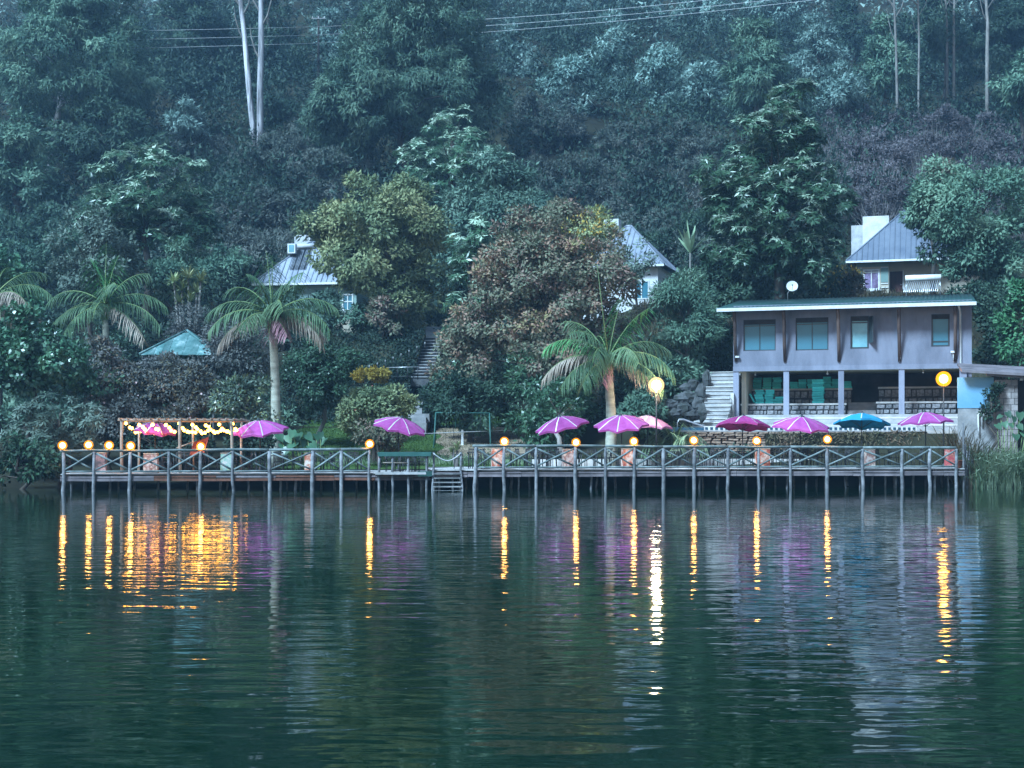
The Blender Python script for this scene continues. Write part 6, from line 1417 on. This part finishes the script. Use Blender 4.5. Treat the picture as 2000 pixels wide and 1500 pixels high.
def rosette_plant(name, label, cat, spots, d, lm, L, W, n, seed, z0=None, stem='greybark', droop=.3, el=(10, 80)):
    rng = np.random.default_rng(seed); b = P(spots[0][0], spots[0][1], d); g = gz1(b.x, d); root = thing(name, label, cat, (b.x, d, g)); O = np.array([b.x, d, g])
    for (px, py, s) in spots:
        c = np.array(P(px, py, d)); az = rng.uniform(0, 6.28, n); e = np.radians(rng.uniform(el[0], el[1], n))
        ax = np.stack([np.cos(az) * np.cos(e), np.sin(az) * np.cos(e), np.sin(e)], 1); l = L * s * rng.uniform(.75, 1.15, n); w = np.full(n, W * s)
        nr = UP + rng.normal(size=(n, 3)) * .15; sd = unit(np.cross(ax, UP)) * w[:, None] / 2; m1 = c + ax * l[:, None] * .55; tip = m1 + unit(ax - droop * UP) * l[:, None] * .45
        V = np.stack([c - sd * .4, c + sd * .4, m1 + sd, m1 - sd, m1 - sd, m1 + sd, tip + sd * .15, tip - sd * .15], 1).reshape(-1, 3)
        obj('leaf_rosette', np_mesh('leaf_rosette', V - O, 4, LM[lm]), root)
        m = MB(); q = Vector((b.x, d, g - .1)); cc = Vector(c); m.tube([q, q.lerp(cc, .5) + Vector((0, 0, -.1)), cc], [.1, .08, .06], 6); m.build('stem', M[stem], root)
    return root
rosette_plant('rosette_plant', 'branching plant with yellow-green leaf rosettes above the pavilion roof', 'plant', [(368, 545, 1), (340, 552, .9), (392, 550, .9), (355, 568, .9), (384, 572, .9), (372, 590, .9), (350, 590, .8)], 87, 'yellow', .95, .13, 40, 31, droop=.35, el=(-10, 80))
rosette_plant('spiky_plant', 'spiky upright plant with broad pale blades beside the round dark bush', 'plant', [(1348, 494, 1)], 97, 'reed', 2.0, .3, 12, 32, droop=.1, el=(40, 88))
rosette_plant('low_flower_plant', 'low yellow-leaved plant at the jetty edge beside the swing', 'plant', [(893, 880, 1), (884, 884, .8)], 70, 'yellow', .5, .12, 22, 33, droop=.4)
# broad-leaved plants
def broad(label, spots, d, lm, size, seed):
    rng = np.random.default_rng(seed); b = P(spots[len(spots) // 2][0], 880, d); g = gz1(b.x, d); root = thing('broad_leaved_plant', label, 'plant', (b.x, d, g)); O = Vector((b.x, d, g))
    for px, py in spots:
        c = P(px, py, d + rng.uniform(-.3, .3)); nrm = Vector((rng.normal() * .4, -.75 + rng.normal() * .2, .6 + rng.normal() * .25)).normalized(); u = nrm.cross(Vector((0, 0, 1))).normalized(); v = u.cross(nrm)
        if v.z > 0: v = -v
        s = size * rng.uniform(.75, 1.2); ang = rng.normal() * .5; u, v = u * math.cos(ang) + v * math.sin(ang), v * math.cos(ang) - u * math.sin(ang)
        out = [(0, .12), (.34, .32), (.52, .05), (.46, -.35), (.22, -.75), (0, -1.0), (-.22, -.75), (-.46, -.35), (-.52, .05), (-.34, .32)]
        vs = [c + (u * x + v * -y) * s - nrm * (abs(x) * -.14 + y * y * .1) * s for x, y in out] + [c - v * 0.0]
        m = MB(); m.add(vs, [(10, i, (i + 1) % 10) for i in range(10)], True); m.v = [tuple(Vector(q) - O) for q in m.v]; o = m.build('leaf', LM[lm], root, False)
        m = MB(); m.tube([Vector((b.x + (c.x - b.x) * .5, d, g - .1)) - O, (c - O) - nrm * .02], .018, 4); m.build('leaf_stalk', M['shaft'], root, False)
broad('broad-leaved elephant-ear plant beside the lawn behind the lower jetty', [(552, 868), (562, 852), (575, 866), (583, 848), (592, 862), (600, 850), (610, 866), (618, 850), (626, 846), (634, 858), (545, 850), (570, 842), (605, 872), (560, 878), (588, 876), (622, 872)], 68, 'vine', .42, 41)
broad('grey broad-leaved plant above the reeds by the shed', [(1955, 812), (1968, 806), (1980, 815), (1992, 808), (1975, 828), (1990, 830), (1962, 826), (1998, 845), (1984, 850), (2008, 822), (1948, 830), (2010, 800)], 68.3, 'glossy', .36, 42)

# ---------------------------------------------------------------- reeds, scrub, grass
def blades(name, label, n, region, hgt, width, lm, seed, lean=.6, kind='stuff', cat=None, up=1.0):
    rng = np.random.default_rng(seed); pos = region(rng, n); n = len(pos)
    az = rng.uniform(0, 6.28, n); h = hgt * rng.uniform(.5, 1.2, n); ln = lean * rng.uniform(.2, 1.3, n)
    dh = np.stack([np.cos(az), np.sin(az), np.zeros(n)], 1); sd = np.stack([-np.sin(az), np.cos(az), np.zeros(n)], 1) * width / 2 * rng.uniform(.6, 1.3, n)[:, None]
    sd = sd * .5 + np.array([1, 0, 0]) * width / 4
    p1 = pos + UP * (h * .55)[:, None] + dh * (h * ln * .22)[:, None]; p2 = p1 + UP * (h * .3)[:, None] + dh * (h * ln * .4)[:, None]; p3 = p2 + UP * (h * (.16 - .35 * ln * .5))[:, None] + dh * (h * ln * .4)[:, None]
    V = np.stack([pos - sd, pos + sd, p1 + sd, p1 - sd, p1 - sd, p1 + sd, p2 + sd * .8, p2 - sd * .8, p2 - sd * .8, p2 + sd * .8, p3 + sd * .1, p3 - sd * .1], 1).reshape(-1, 3)
    o = obj(name, np_mesh(name, V, 4, LM[lm] if lm in LM else M[lm])); tag(o, label, cat, None, kind); return o
def reg_box(x0, x1, y0, y1):
    def f(rng, n):
        x = rng.uniform(x0, x1, n); y = rng.uniform(y0, y1, n); return np.stack([x, y, np.maximum(gz(x, y), -.3)], 1)
    return f
xr = lambda px, d: (px - 1000) * d / F
blades('reeds', 'tall arching green reeds along the shore beside the shed', 4200, reg_box(xr(1896, 66), xr(2120, 66), 65.2, 68.6), 1.9, .05, 'reed', 61, 1.0)
blades('reeds', 'thin dry reeds between the jetty stakes and the shed', 500, reg_box(xr(1884, 66), xr(1930, 66), 65.6, 69.0), 2.6, .035, 'fern', 62, .7)
blades('grass', 'short grass covering the lawn', 26000, reg_box(-13.0, 0.4, 70.5, 90), .10, .03, 'lawn', 63, .6)
blades('grass', 'rough grass on the bank between the grey building and the cottage with the red door', 16000, reg_box(9, 42, 87, 116), .5, .07, 'fern', 65, .8)
blades('grass', 'rough grass along the bank behind the jetty', 5000, reg_box(-14, 9, 71.2, 74), .35, .03, 'reed', 64, .8)

def clear_views(c):
    """no scrub on the cottages' plots, the stairs and the grounds in front of them"""
    px = 1000 + c[:, 0] * F / c[:, 1]; d = c[:, 1]; ok = np.ones(len(c), bool)
    for x0, x1, d0, d1 in ((1640, 2060, 90, 128), (1090, 1345, 92, 118), (490, 725, 95, 118), (1430, 1960, 70, 95), (780, 880, 88, 106), (540, 850, 85, 104), (465, 535, 148, 157)):
        ok &= ~((px > x0) & (px < x1) & (d > d0) & (d < d1))
    return c[ok]
def scrub(name, label, n_cl, sampler, lm, L, W, hgt, seed, per=60, k=3, twig=0, droop=.1, rad=(.8, 1.6)):
    rng = np.random.default_rng(seed); c = clear_views(sampler(rng, n_cl)); n = len(c); R = rng.uniform(*rad, n)
    i = np.repeat(np.arange(n), per); N = len(i); d = unit(rng.normal(size=(N, 3)) + .5 * UP); u = rng.uniform(.1, 1, N) ** .4
    p = c[i] + np.array([0, 0, 1]) * (hgt * rng.uniform(.25, .75, n))[i][:, None] + d * (u * R[i])[:, None] * np.array([1, 1, hgt * .5])
    ax = unit(.7 * d + .8 * rng.normal(size=(N, 3)) + (.3 - droop) * UP)
    V = leaves_np(p, ax, 1.2 * d + .7 * UP + .25 * rng.normal(size=(N, 3)), L * rng.uniform(.6, 1.3, N), W * rng.uniform(.6, 1.3, N), k)
    o = obj(name, np_mesh(name, V, k, LM[lm])); tag(o, label, 'scrub', None, 'stuff')
    if twig:
        i = np.repeat(np.arange(n), twig); N = len(i); b = c[i] + np.stack([rng.normal(0, .4, N), rng.normal(0, .4, N), np.zeros(N)], 1)
        ax = unit(np.stack([rng.normal(0, .35, N), rng.normal(0, .35, N), np.ones(N)], 1)); l = hgt * rng.uniform(.7, 1.45, N)
        V = leaves_np(b, ax, np.tile(np.array([[0, -1., .2]]), (N, 1)), l, np.full(N, .055), 4, 0)
        o2 = obj('bare_twigs', np_mesh('bare_twigs', V, 4, M['greybark']), o); o2['kind'] = 'stuff'
    return o
def photo_region(rects):
    """ground points whose direction from the shore falls in the given (x0, x1, d0, d1) wedges"""
    def f(rng, n):
        out = []
        A = [(x1 - x0) * (d1 ** 2 - d0 ** 2) for x0, x1, d0, d1 in rects]; s = sum(A)
        for (x0, x1, d0, d1), a in zip(rects, A):
            m = int(n * a / s) + 1; d = np.sqrt(rng.uniform(d0 ** 2, d1 ** 2, m)); x = (rng.uniform(x0, x1, m) - 1000) * d / F; out.append(np.stack([x, d, gz(x, d)], 1))
        return np.concatenate(out)
    return f
scrub('undergrowth', 'dark leafy undergrowth covering the wooded hillside', 1700, photo_region([(-250, 2250, 92, 130)]), 'hedge', .42, .22, 2.0, 71, 70)  # darkest leaf colour, shade of the gaps between crowns painted in
scrub('undergrowth', 'dark tall undergrowth between the trunks of the upper slope', 1500, photo_region([(-250, 2250, 124, 215)]), 'hedge', .6, .26, 4.2, 77, 120, rad=(1.5, 2.6))  # same darkened leaf, deepens the shaded gaps behind the upper crowns
scrub('brown_scrub', 'grey-brown twiggy scrub below the twin white trunks', 60, photo_region([(320, 660, 118, 152)]), 'brush', .38, .12, 2.4, 72, 350, twig=4, rad=(1.4, 2.4))
scrub('brown_scrub', 'grey-brown twiggy scrub behind the middle cottage and the pale-tipped tree', 60, photo_region([(985, 1420, 118, 150)]), 'brush', .38, .12, 2.4, 73, 350, twig=8, rad=(1.4, 2.4))
scrub('brown_scrub', 'violet-brown bare scrub on the slope above the cottage with the red door', 90, photo_region([(1590, 2060, 124, 158)]), 'violet', .36, .10, 3.4, 74, 350, twig=60, rad=(1.4, 2.4))
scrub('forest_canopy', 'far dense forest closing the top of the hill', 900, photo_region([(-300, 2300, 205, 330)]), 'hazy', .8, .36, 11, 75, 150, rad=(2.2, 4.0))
scrub('undergrowth', 'low leafy undergrowth on the bank behind the bushes and cottages', 500, photo_region([(-100, 560, 84, 100), (860, 1400, 88, 104)]), 'feather', .34, .16, 1.5, 76, 80, k=4)

BR = dict(L=0.36, W=0.14, cr=0.75, dens=2.1, k=3, droop=0.1, shape='dome')
def thicket(label, group, rows, lm, seed):
    rng = np.random.default_rng(seed)
    for ri, (d, x0, x1, n, w, h) in enumerate(rows):
        cnt = 0
        for i in range(n):
            px = x0 + (x1 - x0) * (i + .5 + rng.uniform(-.3, .3)) / n; dd = d + rng.uniform(-3, 3); x = (px - 1000) * dd / F; g = gz1(x, dd)
            if not len(clear_views(np.array([[x, dd, g]]))): continue
            lab = f'{label}, {["top", "second", "third", "lowest"][ri]} row, {nth[cnt]} from left'; cnt += 1
            ww, hh = 1.25 * w * rng.uniform(.75, 1.3), 1.3 * h * rng.uniform(.75, 1.3); yb = HOR - (g - .4 - EYE) * F / dd
            tree('thicket_bush', lab, 'bush', (px - ww / 2, yb - hh, px + ww / 2, yb), dd, lm, group, bark='greybark', nl=10, **BR)
thicket('grey-brown bush in the thicket below the twin white trunks', 'bushes below the twin white trunks', [(150, 300, 450, 2, 90, 80), (146, 540, 700, 3, 85, 80), (136, 330, 680, 6, 85, 85), (126, 420, 640, 4, 80, 80)], 'brush', 81)
thicket('grey-brown twiggy bush in the thicket behind the middle cottage', 'bushes behind the middle cottage', [(154, 980, 1380, 5, 90, 80), (143, 990, 1400, 6, 90, 85), (132, 1030, 1400, 5, 85, 80)], 'brush', 82)
thicket('dark green bush under the scrub behind the middle roof', 'dark bushes behind the middle cottage roof', [(122, 1060, 1420, 5, 90, 85)], 'deep', 83)
thicket('violet-brown bush above the cottage with the red door', 'bushes above the cottage with the red door', [(158, 1600, 2030, 6, 85, 70), (147, 1630, 2040, 6, 85, 80), (136, 1640, 2040, 5, 85, 80)], 'violet', 84)
thicket('dim green bush below the huge feathery tree', 'bushes below the huge feathery tree', [(132, -20, 330, 5, 95, 90), (118, -20, 160, 2, 95, 90), (116, 420, 520, 2, 80, 80)], 'feather', 85)

# ---------------------------------------------------------------- haze in the valley air
m = MB(); m.box((0, 95, 66), (520, 510, 140))
hz = bpy.data.materials.new('haze'); hz.use_nodes = True; nt = hz.node_tree; nt.nodes.clear()
pv_ = nt.nodes.new('ShaderNodeVolumePrincipled'); pv_.inputs['Color'].default_value = (0.40, 0.70, 1.0, 1); pv_.inputs['Density'].default_value = 0.00055; pv_.inputs['Anisotropy'].default_value = 0.2
mo = nt.nodes.new('ShaderNodeOutputMaterial'); nt.links.new(pv_.outputs[0], mo.inputs['Volume'])
tag(m.build('haze', hz), 'thin blue haze in the valley air', 'haze', None, 'stuff')
print('leaf triangles', NTRI)
